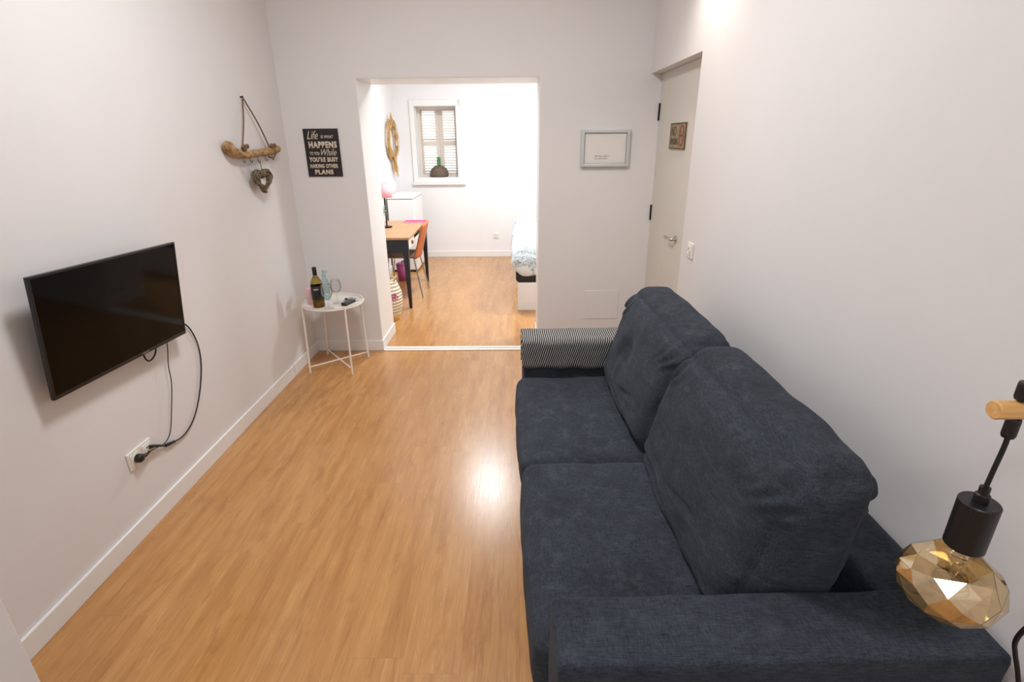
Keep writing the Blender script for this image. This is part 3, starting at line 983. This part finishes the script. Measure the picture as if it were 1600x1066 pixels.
# tan sign on the door
def door_sign():
    m0 = RW @ Matrix(((0, 0, -1, REC), (-1, 0, 0, -0.478), (0, 1, 0, 1.612), (0, 0, 0, 1)))
    t = thing('door_sign', 'small brown and tan prohibition sign on the white door', 'sign', m0.to_translation())
    m = Matrix.Translation(-t.location) @ m0
    W, Hh = 0.30, 0.152
    obj('board', xform(bx(-W / 2, W / 2, -Hh / 2, Hh / 2, 0, 0.008, bevel=0.001), m), 'sign_tan', t)
    bm = bmesh.new()
    e = 0.006
    for a in ((-W / 2, -W / 2 + e, -Hh / 2, Hh / 2), (W / 2 - e, W / 2, -Hh / 2, Hh / 2), (-W / 2, W / 2, Hh / 2 - e, Hh / 2), (-W / 2, W / 2, -Hh / 2, -Hh / 2 + e)):
        box(bm, a[0], a[1], a[2], a[3], 0.004, 0.0095)
    obj('border', xform(bm, m), 'brown_print', t)
    obj('lettering', xform(text_fit('NO', -0.12, -0.03, 0.0, 0.058, 0.0095, 0.0), m), 'brown_print', t)
    obj('lettering', xform(text_fit('SMOKING', -0.128, 0.02, -0.05, -0.012, 0.0095, 0.0), m), 'brown_print', t)
    bm = bmesh.new()
    n_ = 32
    ri, ro = 0.040, 0.05
    cx_, cy_ = 0.082, 0.002
    v = [[bm.verts.new((cx_ + r * math.cos(2 * math.pi * i / n_), cy_ + r * math.sin(2 * math.pi * i / n_) * 1.25, z)) for i in range(n_)] for r, z in ((ri, 0.008), (ri, 0.0098), (ro, 0.0098), (ro, 0.008))]
    for a in range(3):
        for i in range(n_):
            j = (i + 1) % n_; bm.faces.new((v[a][i], v[a][j], v[a + 1][j], v[a + 1][i]))
    s = bx(-0.045, 0.045, -0.004, 0.004, 0.008, 0.0098); xform(s, Matrix.Translation((cx_, cy_, 0)) @ Matrix.Rotation(math.radians(-45), 4, 'Z')); merge(bm, s)
    obj('prohibition_ring', xform(bm, m), 'red_print', t)
    bm = bmesh.new()
    box(bm, cx_ - 0.03, cx_ + 0.02, cy_ - 0.005, cy_ + 0.005, 0.008, 0.0094)
    tube(bm, [(cx_ + 0.022, cy_ + 0.006, 0.009), (cx_ + 0.030, cy_ + 0.016, 0.009), (cx_ + 0.022, cy_ + 0.026, 0.009)], 0.0014, seg=6)
    obj('cigarette_picture', xform(bm, m), 'brown_print', t)
door_sign()

# ------------------------------------------------------------------ tray table and what stands on it
TC = Vector((-1.340, 3.645, 0))
TZ = 0.500
def tray_table():
    t = thing('side_table', 'small round white metal tray table in the corner', 'table', TC)
    bm = lathe([(0, 0.0), (0.198, 0.0), (0.206, 0.004), (0.209, 0.02), (0.212, 0.02), (0.2095, 0.0), (0.201, -0.004), (0, -0.004)], 64, cap=False)
    xform(bm, Matrix.Translation((0, 0, TZ - 0.0)))
    smooth_by_angle(obj('tray', bm, 'white_metal', t), 35)
    feet = [Vector((-1.535, 3.52, 0)), Vector((-1.524, 3.875, 0)), Vector((-1.213, 3.490, 0)), Vector((-1.180, 3.815, 0))]
    tops = []
    for f in feet:
        d = (f - TC); d.z = 0; d.normalize()
        top = d * 0.2145 + Vector((0, 0, TZ + 0.018))
        tops.append(top)
        obj('leg', tb([f - TC, top], 0.007, seg=10, smooth=False), 'white_metal', t)
    for a, b in ((0, 3), (1, 2)):
        pa = (feet[a] - TC) + (tops[a] - (feet[a] - TC)) * 0.09
        pb = (feet[b] - TC) + (tops[b] - (feet[b] - TC)) * 0.09
        obj('cross_bar', tb([pa, pb], 0.0048, seg=8, smooth=False), 'white_metal', t)
    bm = bmesh.new()
    ring = [(0.2145 * math.cos(s), 0.2145 * math.sin(s), TZ + 0.006) for s in [2 * math.pi * k / 40 for k in range(41)]]
    tube(bm, ring, 0.0035, seg=6, n=1)
    obj('support_ring', bm, 'white_metal', t, smooth=True)
tray_table()
TT = TZ + 0.0005

def bottle():
    t = thing('wine_bottle', 'olive green wine bottle with black label on the tray table', 'bottle', (-1.410, 3.560, TT))
    prof = [(0, 0.004), (0.030, 0.0), (0.039, 0.004), (0.0405, 0.012), (0.0405, 0.165), (0.037, 0.185), (0.024, 0.208), (0.0155, 0.222), (0.0135, 0.235), (0.0135, 0.282), (0, 0.283)]
    obj('glass_body', lathe(prof, 32), 'bottle_glass', t, smooth=True)
    lab = lathe([(0.0408, 0.060), (0.0413, 0.0605), (0.0413, 0.1555), (0.0408, 0.156)], 40, cap=False)
    lb = obj('label', lab, 'label_black', t, smooth=True)
    bm = bmesh.new()
    for k in range(5):
        a = math.radians(-98 + k * 9)
        b2 = bx(-0.0022, 0.0022, -0.0004, 0.0004, -0.004, 0.004)
        xform(b2, Matrix.Translation((0.0417 * math.cos(a), 0.0417 * math.sin(a), 0.135)) @ Matrix.Rotation(a + math.pi / 2, 4, 'Z')); merge(bm, b2)
    obj('label_print', bm, 'cream_print', lb)
    obj('foil_cap', lathe([(0.0142, 0.222 + 0.008), (0.0150, 0.232), (0.0150, 0.284), (0.013, 0.286), (0, 0.286)], 24, cap=False), 'foil', t, smooth=True)
    obj('wine', lathe([(0, 0.005), (0.034, 0.005), (0.037, 0.012), (0.037, 0.05), (0, 0.05)], 24), 'wine', t, smooth=True)
bottle()

def wine_glass(x, y, label):
    t = thing('wine_glass', label, 'glass', (x, y, TT), group=None)
    o = [(0.0, 0.0), (0.030, 0.0), (0.031, 0.0012), (0.010, 0.003), (0.0035, 0.008), (0.003, 0.062), (0.006, 0.070), (0.022, 0.080), (0.033, 0.098), (0.035, 0.115), (0.031, 0.145), (0.028, 0.160),
         (0.0272, 0.160), (0.0301, 0.145), (0.034, 0.115), (0.032, 0.099), (0.021, 0.082), (0.0, 0.0735)]
    obj('bowl_and_stem', lathe([(a * 1.15, b * 1.10) for a, b in o], 36, cap=False), 'thin_glass', t, smooth=True)
    return t
wine_glass(-1.322, 3.500, 'nearer of the two clear wine glasses on the tray table, right of the bottle')
wine_glass(-1.305, 3.640, 'farther of the two clear wine glasses on the tray table, behind the other')

t = thing('pink_candle', 'pale pink pillar candle left of the wine bottle', 'candle', (-1.485, 3.645, TT))
obj('wax', lathe([(0, 0), (0.036, 0.0), (0.038, 0.003), (0.038, 0.118), (0.034, 0.121), (0.0, 0.116)], 32, cap=False), 'pink', t, smooth=True)
obj('wick', tb([(0, 0, 0.114), (0.001, 0, 0.126)], 0.0012, seg=6, smooth=False), 'ink', t)

t = thing('teal_spray_bottle', 'slim translucent teal bottle behind the wine bottle', 'bottle', (-1.420, 3.745, TT))
obj('bottle_body', lathe([(0, 0), (0.026, 0.0), (0.028, 0.004), (0.028, 0.13), (0.022, 0.150), (0.012, 0.162), (0.012, 0.175), (0, 0.176)], 28, cap=False), 'thin_teal', t, smooth=True)
bm = lathe([(0.013, 0.170), (0.014, 0.172), (0.014, 0.192), (0.006, 0.196), (0.006, 0.212), (0, 0.213)], 20, cap=False)
box(bm, -0.008, 0.03, -0.007, 0.007, 0.205, 0.218, bevel=0.002)
obj('pump_head', bm, 'teal_glass', t)

def remote(name, x, y, rz, L, W, T, mat, label, btn, z=0.0, tilt=0.0):
    t = thing(name, label, 'remote control', (x, y, TT + z), rz)
    t.rotation_euler = (tilt, 0, rz)
    obj('body', bx(-W / 2, W / 2, -L / 2, L / 2, 0, T, bevel=min(T, W) * 0.28), mat, t)
    bm = bmesh.new()
    for i in range(3):
        for j in range(6):
            b2 = lathe([(0.0028, 0), (0.0028, 0.0012)], 8, ((i - 1) * W * 0.25, (j - 2.5) * L * 0.13)); xform(b2, Matrix.Translation((0, 0, T - 0.0002))); merge(bm, b2)
    obj('buttons', bm, btn, t)
remote('remote_control', -1.222, 3.625, math.radians(-18), 0.118, 0.044, 0.02, 'black_plastic', 'thick black remote control on the right of the tray table', 'grey_print', z=0.001)
remote('remote_control', -1.212, 3.715, math.radians(55), 0.095, 0.034, 0.013, 'silver', 'grey remote control behind the black one on the tray table', 'ink', z=0.002)
t = thing('trinket_dish', 'tiny white dish holding a dark bead, left of the black remote control', 'dish', (-1.262, 3.705, TT))
obj('dish', lathe([(0, 0), (0.018, 0), (0.027, 0.008), (0.0255, 0.008), (0.017, 0.002), (0, 0.002)], 28, cap=False), 'white_plastic', t, smooth=True)
t = tag(obj('bead', lathe([(0, 0), (0.010, 0.003), (0.013, 0.009), (0.010, 0.016), (0, 0.019)], 16, cap=False), 'cork', None, smooth=True, loc=(-1.262, 3.705, TT + 0.0022)), 'dark round bead lying in the tiny white dish', 'bead')

# ------------------------------------------------------------------ wall lamp at the right edge
def wall_lamp():
    yl, xl = 0.70, 0.745
    t = thing('wall_lamp', 'wooden peg lamp with a hanging black socket and amber faceted glass bulb', 'lamp', (xl, yl, 0.82))
    inv = Matrix.Translation(-t.location)
    # wooden dowel from the wall
    bm = lathe([(0, 0), (0.0130, 0.0), (0.0145, 0.002), (0.0145, 0.285), (0.0, 0.285)], 28, cap=False)
    xform(bm, Matrix.Translation((0.7125, yl, 1.219)) @ Matrix.Rotation(math.pi / 2, 4, 'Y'))
    smooth_by_angle(obj('wooden_arm', xform(bm, inv), 'rod_wood', t), 35)
    bm = lathe([(0, 0), (0.045, 0.0), (0.045, 0.012), (0.04, 0.016), (0, 0.016)], 32, cap=False)
    xform(bm, Matrix.Translation((1.0015, yl, 1.219)) @ Matrix.Rotation(-math.pi / 2, 4, 'Y'))
    obj('wall_plate', xform(bm, inv), 'dark_metal', t)
    # cord: up to the dowel, grips, and on above it
    cord = [(xl, yl, 1.075), (xl + 0.002, yl, 1.11), (xl + 0.005, yl, 1.16), (xl + 0.003, yl, 1.19), (xl + 0.003, yl, 1.219), (xl + 0.004, yl, 1.26), (xl + 0.02, yl + 0.005, 1.295), (xl + 0.10, yl + 0.01, 1.30), (xl + 0.20, yl + 0.01, 1.24), (xl + 0.232, yl + 0.012, 1.14), (xl + 0.236, yl + 0.03, 0.95), (xl + 0.222, yl + 0.02, 0.78)]
    obj('cord', xform(tb(cord, 0.0036, seg=10), inv), 'black_rubber', t, smooth=True)
    for z0, z1, r in ((1.236, 1.264, 0.0105), (1.172, 1.205, 0.0095)):
        obj('cord_grip', xform(lathe([(0.0, z0), (r * 0.85, z0), (r, z0 + 0.004), (r, z1 - 0.003), (r * 0.9, z1), (0.0, z1)], 20, (xl + 0.004, yl), cap=False), inv), 'black_plastic', t)
    # socket
    obj('socket', xform(lathe([(0, 0.962), (0.027, 0.962), (0.0285, 0.964), (0.0285, 1.050), (0.027, 1.052), (0, 1.052)], 40, (xl, yl), cap=False), inv), 'black_plastic', t)
    smooth_by_angle(t.children[-1], 35)
    obj('strain_relief', xform(lathe([(0.0105, 1.052), (0.0105, 1.066), (0.0075, 1.068), (0.0075, 1.080), (0.0, 1.080)], 16, (xl, yl), cap=False), inv), 'black_plastic', t)
    # faceted bulb with neck
    c = Vector((xl, yl, 0.882))
    bm = bmesh.new()
    rnd = random.Random(11)
    RN, RZ = 0.0785, 0.0635
    # hull of scattered points on the oblate body plus the neck gives irregular facets
    for i in range(62):
        zz = 1 - 2 * (i + 0.5) / 62
        a = i * 2.39996 + rnd.uniform(-0.12, 0.12)
        zz = max(-1, min(1, zz + rnd.uniform(-0.02, 0.02)))
        rr = math.sqrt(1 - zz * zz)
        if zz > 0.86: continue
        bm.verts.new((rr * RN * math.cos(a), rr * RN * math.sin(a), zz * RZ))
    bmesh.ops.convex_hull(bm, input=bm.verts[:])
    bmesh.ops.dissolve_limit(bm, angle_limit=math.radians(9), verts=bm.verts[:], edges=bm.edges[:])
    # open the top and run the neck up into the socket
    top = max(bm.faces, key=lambda f: f.calc_center_median().z)
    r = bmesh.ops.inset_individual(bm, faces=[top], thickness=0.004)
    top.normal_update()
    cen = top.calc_center_median()
    for v in top.verts:
        d = (v.co - cen); d.z = 0; d.normalize()
        v.co = Vector((d.x * 0.0245, d.y * 0.0245, 0.081))
    xform(bm, Matrix.Translation(c))
    b = obj('bulb', xform(bm, inv), 'bulb_glass', t)
    md = b.modifiers.new('shell', 'SOLIDIFY'); md.thickness = 0.0016; md.offset = -1
    bm = lathe([(0.0, 0.90), (0.007, 0.90), (0.010, 0.93), (0.016, 0.955), (0.0, 0.957)], 16, (xl, yl), cap=False)
    obj('glass_mount', xform(bm, inv), 'clear_glass', b, smooth=True)
    bm = bmesh.new()
    pts = []
    for k in range(41):
        s = k / 40 * 6 * math.pi
        pts.append((xl + 0.030 * math.cos(s) * (1 - 0.3 * k / 40), yl + 0.030 * math.sin(s) * (1 - 0.3 * k / 40), 0.868 + 0.03 * k / 40))
    tube(bm, pts, 0.0012, seg=5, n=2)
    obj('filament', xform(bm, inv), 'brass', b, smooth=True)
wall_lamp()
# loose cable dropping behind the armrest, on the wall
cb = [(0.955, 0.690, 0.86), (0.925, 0.695, 0.805), (0.911, 0.700, 0.769), (0.921, 0.712, 0.725), (0.938, 0.717, 0.687), (0.958, 0.712, 0.63), (0.972, 0.700, 0.55), (0.976, 0.695, 0.30), (0.978, 0.69, 0.02)]
o = obj('power_cable', tb([(a, b, c) for a, b, c in cb], 0.0042, seg=8), 'black_rubber', None, smooth=True)
tag(o, 'black power cable running down the right wall past the sofa corner', 'cable')

# ------------------------------------------------------------------ bedroom
def desk():
    x0, x1, y0, y1, zt = -1.595, -1.045, 5.075, 6.225, 0.722
    t = thing('desk', 'oak-topped desk with black legs along the left bedroom wall', 'desk', (x0, y0, 0))
    inv = Matrix.Translation((-x0, -y0, 0))
    obj('desktop', xform(bx(x0, x1, y0, y1, zt - 0.022, zt, bevel=0.002), inv), 'desk_wood', t)
    bm = bmesh.new()
    box(bm, x0 + 0.02, x1 - 0.015, y0 + 0.012, y0 + 0.03, 0.585, zt - 0.022)
    box(bm, x0 + 0.02, x1 - 0.015, y1 - 0.03, y1 - 0.012, 0.585, zt - 0.022)
    box(bm, x0 + 0.01, x0 + 0.028, y0 + 0.03, y1 - 0.03, 0.585, zt - 0.022)
    box(bm, x0 + 0.03, x1 - 0.03, y0 + 0.03, y0 + 0.34, 0.585, 0.597)
    box(bm, x1 - 0.04, x1 - 0.02, y0 + 0.35, y1 - 0.03, 0.655, zt - 0.022)
    box(bm, x0 + 0.03, x1 - 0.03, y0 + 0.33, y0 + 0.345, 0.585, zt - 0.022)
    obj('apron', xform(bm, inv), 'desk_black', t)
    dr = obj('drawer', xform(bx(x1 - 0.26, x1 - 0.012, y0 + 0.04, y0 + 0.325, 0.602, 0.695, bevel=0.002), inv), 'white_plastic', t)
    obj('drawer_knob', xform(bx(x1 - 0.012, x1 + 0.006, y0 + 0.16, y0 + 0.20, 0.63, 0.665, bevel=0.004), inv), 'brass', dr)
    for sx, sy in ((0, 0), (1, 0), (0, 1), (1, 1)):
        tx, ty = (x0 + 0.035, x1 - 0.045)[sx], (y0 + 0.03, y1 - 0.03)[sy]
        fx, fy = (x0 + 0.03, x1 - 0.040)[sx], (y0 + 0.035, y1 - 0.03)[sy]
        bm = bmesh.new()
        a, b = 0.030, 0.013
        q = [bm.verts.new((tx + i * a, ty + j * a, zt - 0.022)) for i, j in ((-1, -1), (1, -1), (1, 1), (-1, 1))]
        w = [bm.verts.new((fx + i * b, fy + j * b, 0)) for i, j in ((-1, -1), (1, -1), (1, 1), (-1, 1))]
        bm.faces.new(q); bm.faces.new(w[::-1])
        for i in range(4):
            j = (i + 1) % 4; bm.faces.new((q[i], w[i], w[j], q[j]))
        obj('leg', xform(bm, inv), 'desk_black', t)
desk()

def chair():
    t = thing('desk_chair', 'tan leather chair on thin metal legs at the desk', 'chair', (-1.23, 5.67, 0))
    # seat, shell back
    bm = bmesh.new()
    n = 14
    def sheet(fn, th, name, mat):
        bm = bmesh.new()
        top = [[bm.verts.new(fn(i / n, j / n, 0)) for j in range(n + 1)] for i in range(n + 1)]
        bot = [[bm.verts.new(fn(i / n, j / n, th)) for j in range(n + 1)] for i in range(n + 1)]
        for i in range(n):
            for j in range(n):
                bm.faces.new((top[i][j], top[i + 1][j], top[i + 1][j + 1], top[i][j + 1]))
                bm.faces.new((bot[i][j], bot[i][j + 1], bot[i + 1][j + 1], bot[i + 1][j]))
        for i in range(n):
            bm.faces.new((top[i][0], bot[i][0], bot[i + 1][0], top[i + 1][0]))
            bm.faces.new((top[i][n], top[i + 1][n], bot[i + 1][n], bot[i][n]))
            bm.faces.new((top[0][i], top[0][i + 1], bot[0][i + 1], bot[0][i]))
            bm.faces.new((top[n][i], bot[n][i], bot[n][i + 1], top[n][i + 1]))
        return obj(name, bm, mat, t, smooth=True)
    def seat(u, v, th):
        w = 0.195 * (1 - 0.10 * (1 - u))
        return Vector((-0.20 + 0.36 * u, (v - 0.5) * 2 * w, 0.455 - 0.012 * math.sin(math.pi * u) * math.sin(math.pi * v) - th))
    sheet(seat, 0.022, 'seat', 'seat_leather')
    def back(u, v, th):
        w = 0.195 * (1 - 0.12 * u)
        cur = 0.03 * (1 - (2 * v - 1) ** 2)
        return Vector((0.155 + 0.100 * u + cur - th, (v - 0.5) * 2 * w, 0.425 + 0.355 * u + 0.01 * math.sin(math.pi * v) * u))
    sheet(back, 0.020, 'backrest', 'orange_leather')
    for a, b in (((0.13, -0.16, 0.437), (0.208, -0.205, 0)), ((0.13, 0.16, 0.437), (0.212, 0.205, 0)), ((-0.14, -0.15, 0.437), (-0.20, -0.195, 0)), ((-0.14, 0.15, 0.437), (-0.20, 0.195, 0))):
        obj('leg', tb([a, b], 0.0075, seg=8, smooth=False), 'chrome', t)
chair()

def cabinet():
    t = thing('white_cabinet', 'white box cabinet in the far left bedroom corner behind the desk', 'cabinet', (-1.45, 6.95, 0))
    obj('body', bx(-0.155, 0.165, -0.29, 0.36, 0.03, 0.915, bevel=0.006), 'trim', t)
    obj('top_panel', bx(-0.158, 0.168, -0.295, 0.362, 0.922, 0.955, bevel=0.006), 'trim', t)
    obj('gap_shade', bx(-0.15, 0.16, -0.285, 0.35, 0.913, 0.924), 'grey_print', t)  # grey strip stands in for the shaded gap below the top panel
    for x in (-0.12, 0.12):
        for y in (-0.25, 0.31):
            obj('foot', lathe([(0.018, 0), (0.02, 0.031)], 12, (x, y)), 'dark_metal', t)
cabinet()

def desk_lamp():
    t = thing('table_lamp', 'table lamp with pink shade and black stem on the desk', 'lamp', (-1.405, 5.72, 0.7225))
    obj('base', lathe([(0, 0), (0.055, 0), (0.055, 0.01), (0.05, 0.014), (0, 0.014)], 28, cap=False), 'dark_metal', t)
    obj('stem', tb([(0, 0, 0.01), (0, 0, 0.36)], 0.008, seg=10, smooth=False), 'dark_metal', t)
    obj('shade', lathe([(0.084, 0.315), (0.088, 0.316), (0.056, 0.462), (0.053, 0.462), (0.084, 0.315)], 32, cap=False), 'pink_shade', t, smooth=True)
desk_lamp()

def plant():
    t = thing('potted_eucalyptus', 'green leafy stems in a small vase on the desk below the pink lamp', 'plant', (-1.452, 5.60, 0.7225))
    obj('vase', lathe([(0, 0), (0.022, 0), (0.03, 0.02), (0.028, 0.05), (0.013, 0.075), (0.015, 0.085), (0.013, 0.085), (0.011, 0.075), (0.026, 0.05), (0, 0.006)], 20, cap=False), 'green_glass', t, smooth=True)
    rnd = random.Random(2)
    sb = bmesh.new(); lb = bmesh.new()
    for k in range(7):
        a = rnd.uniform(0, 6.28)
        r = rnd.uniform(0.03, 0.07); hh = rnd.uniform(0.12, 0.26)
        p = [(0, 0, 0.05), (r * 0.4 * math.cos(a), r * 0.4 * math.sin(a), 0.05 + hh * 0.5), (r * math.cos(a), r * math.sin(a), 0.05 + hh)]
        tube(sb, p, 0.0018, seg=5, n=4)
        c = catmull(p, 6)
        for q in c[4:]:
            for s in (0, 1):
                b = rnd.uniform(0, 6.28)
                d = Vector((math.cos(b), math.sin(b), rnd.uniform(-0.2, 0.6))).normalized()
                sdv = d.cross(Vector((0, 0, 1))).normalized() * 0.013
                tip = q + d * 0.042
                vv = [lb.verts.new(x) for x in (q, q + d * 0.02 + sdv, tip, q + d * 0.02 - sdv)]
                lb.faces.new(vv)
    obj('stems', sb, 'leaf', t)
    lf = obj('leaves', lb, 'leaf', t)
    md = lf.modifiers.new('thick', 'SOLIDIFY'); md.thickness = 0.0006
plant()

t = thing('notebook', 'magenta notebook lying on the far end of the desk', 'notebook', (-1.175, 6.11, 0.7225))
obj('cover', bx(-0.115, 0.115, -0.085, 0.085, 0, 0.011, bevel=0.001), 'magenta', t)
obj('pages', bx(-0.112, 0.112, -0.087, 0.083, 0.0025, 0.0085), 'paper', t)

t = thing('waste_bin', 'pink plastic waste bin on the floor under the desk', 'bin', (-1.40, 6.24, 0))
obj('bucket', lathe([(0, 0.0), (0.052, 0), (0.066, 0.20), (0.064, 0.20), (0.05, 0.004), (0, 0.004)], 32, cap=False), 'bin_pink', t, smooth=True)
lid = lathe([(0.068, 0.200), (0.068, 0.208), (0.05, 0.219), (0.0, 0.222)], 32, cap=False)
lo = obj('lid', lid, 'bin_pink', t, smooth=True)
bmh = tb([(0.0, 0, 0.219), (0.01, 0, 0.236), (0.028, 0, 0.24), (0.036, 0, 0.221)], 0.006, seg=8)
obj('lid_handle', bmh, 'dark_metal', lo, smooth=True)

def basket():
    c = (-1.235, 4.78, 0)
    t = thing('belly_basket', 'white and natural woven belly basket behind the left side of the opening', 'basket', c)
    pr = [(0, 0.0), (0.07, 0.0), (0.105, 0.03), (0.130, 0.10), (0.142, 0.18), (0.140, 0.26), (0.122, 0.31), (0.095, 0.37), (0.088, 0.395)]
    pr += [(r - 0.008, z) for r, z in pr[::-1][:-2]] + [(0.0, 0.01)]
    obj('woven_body', lathe(pr, 48, cap=False), 'basket', t, smooth=True)
    bm = bmesh.new()
    lathe([(0.098, 0.004), (0.107, 0.03), (0.1225, 0.075), (0.1245, 0.075), (0.109, 0.028), (0.10, 0.002)], 48, cap=False, bm=bm)
    obj('lower_band', bm, 'straw', t, smooth=True)
    bm = bmesh.new()
    for i, (a, z, s) in enumerate([(-50, 0.25, 0.020), (-40, 0.235, 0.018), (-60, 0.235, 0.018), (-50, 0.225, 0.016), (-46, 0.262, 0.014)]):
        a = math.radians(a)
        rr = 0.1425
        pts = [(rr * math.cos(a + s * math.cos(q) * 6), rr * math.sin(a + s * math.cos(q) * 6), z + s * math.sin(q)) for q in [2 * math.pi * k / 10 for k in range(11)]]
        tube(bm, pts, 0.003, seg=5, n=2)
    obj('pink_embroidery', bm, 'magenta', t, smooth=True)
    for s in (-1, 1):
        p = [(s * 0.088, -0.04, 0.375), (s * 0.098, -0.03, 0.41), (s * 0.098, 0.03, 0.41), (s * 0.088, 0.04, 0.375)]
        obj('handle', tb(p, 0.006, seg=8), 'straw', t, smooth=True)
basket()

def wreath():
    c = Vector((XL + 0.055, 7.16, 1.60))
    t = thing('straw_wreath', 'round dried straw wreath with a hanging tail on the left bedroom wall', 'wreath', c)
    rnd = random.Random(9)
    bm = bmesh.new()
    RY, RZ = 0.235, 0.215
    for i in range(150):
        s0 = rnd.uniform(0, 6.28); ln = rnd.uniform(0.6, 1.5)
        k0 = rnd.uniform(0.84, 1.12); k1 = k0 + rnd.uniform(-0.04, 0.14)
        x0 = rnd.uniform(-0.028, 0.018)
        pts = []
        for q in range(6):
            u = q / 5; s = s0 + ln * u; k = k0 + (k1 - k0) * u ** 2
            pts.append((x0 + 0.008 * math.sin(u * 3 + i), RY * k * math.cos(s), RZ * k * math.sin(s)))
        tube(bm, pts, rnd.uniform(0.002, 0.0045), seg=4, n=2)
    obj('straw_ring', bm, 'straw', t)
    bm = bmesh.new()
    for i in range(46):
        y0 = rnd.uniform(-0.05, 0.05)
        dy = rnd.uniform(-0.02, 0.13); L = rnd.uniform(0.1, 0.27)
        tube(bm, [(rnd.uniform(-0.02, 0.02), y0, -0.19), (rnd.uniform(-0.02, 0.02), y0 + dy * 0.4, -0.19 - L * 0.5), (rnd.uniform(-0.02, 0.02), y0 + dy, -0.19 - L)], 0.0028, seg=4, n=2)
    obj('straw_tail', bm, 'straw', t)
    bm = bmesh.new()
    for i in range(16):
        y0 = rnd.uniform(-0.06, 0.03)
        tube(bm, [(rnd.uniform(-0.02, 0.02), y0, 0.18), (rnd.uniform(-0.02, 0.02), y0 * 0.6, 0.24), (0, y0 * 0.3 - 0.01, rnd.uniform(0.27, 0.34))], 0.0028, seg=4, n=2)
    obj('straw_tip', bm, 'straw', t)
wreath()

def demijohn():
    t = thing('demijohn', 'green glass demijohn in a brown wicker jacket on the window sill', 'bottle', (-1.085, YF + 0.105, wz0))
    obj('glass_neck', lathe([(0.040, 0.13), (0.030, 0.165), (0.025, 0.235), (0.031, 0.238), (0.031, 0.262), (0.022, 0.263), (0.020, 0.235), (0.024, 0.165), (0.034, 0.13)], 28, cap=False), 'green_glass', t, smooth=True)
    obj('wicker_jacket', lathe([(0, 0.001), (0.118, 0.001), (0.130, 0.02), (0.128, 0.07), (0.105, 0.112), (0.065, 0.142), (0.032, 0.152), (0.028, 0.15), (0, 0.14)], 36, cap=False), 'wicker_brown', t, smooth=True)
demijohn()

def bed():
    t = thing('bed', 'bed with white box base at the right edge of the opening', 'bed', (0.0, 5.0, 0))
    obj('base', bx(0.004, 1.40, 0.0, 2.0, 0.0, 0.285, bevel=0.006), 'trim', t)
    obj('mattress', bx(-0.012, 1.41, 0.0, 2.01, 0.287, 0.47, bevel=0.03), 'mattress_black', t)
    bm = soft_box(1.54, 2.08, 0.33, 0.14, (0.0, 0.0, 0.03), n=30, wr=0.02, seed=5)
    xform(bm, Matrix.Translation((0.715, 1.0, 0.485)))
    obj('duvet', bm, 'duvet', t, smooth=True)
bed()

bpy.context.view_layer.update()
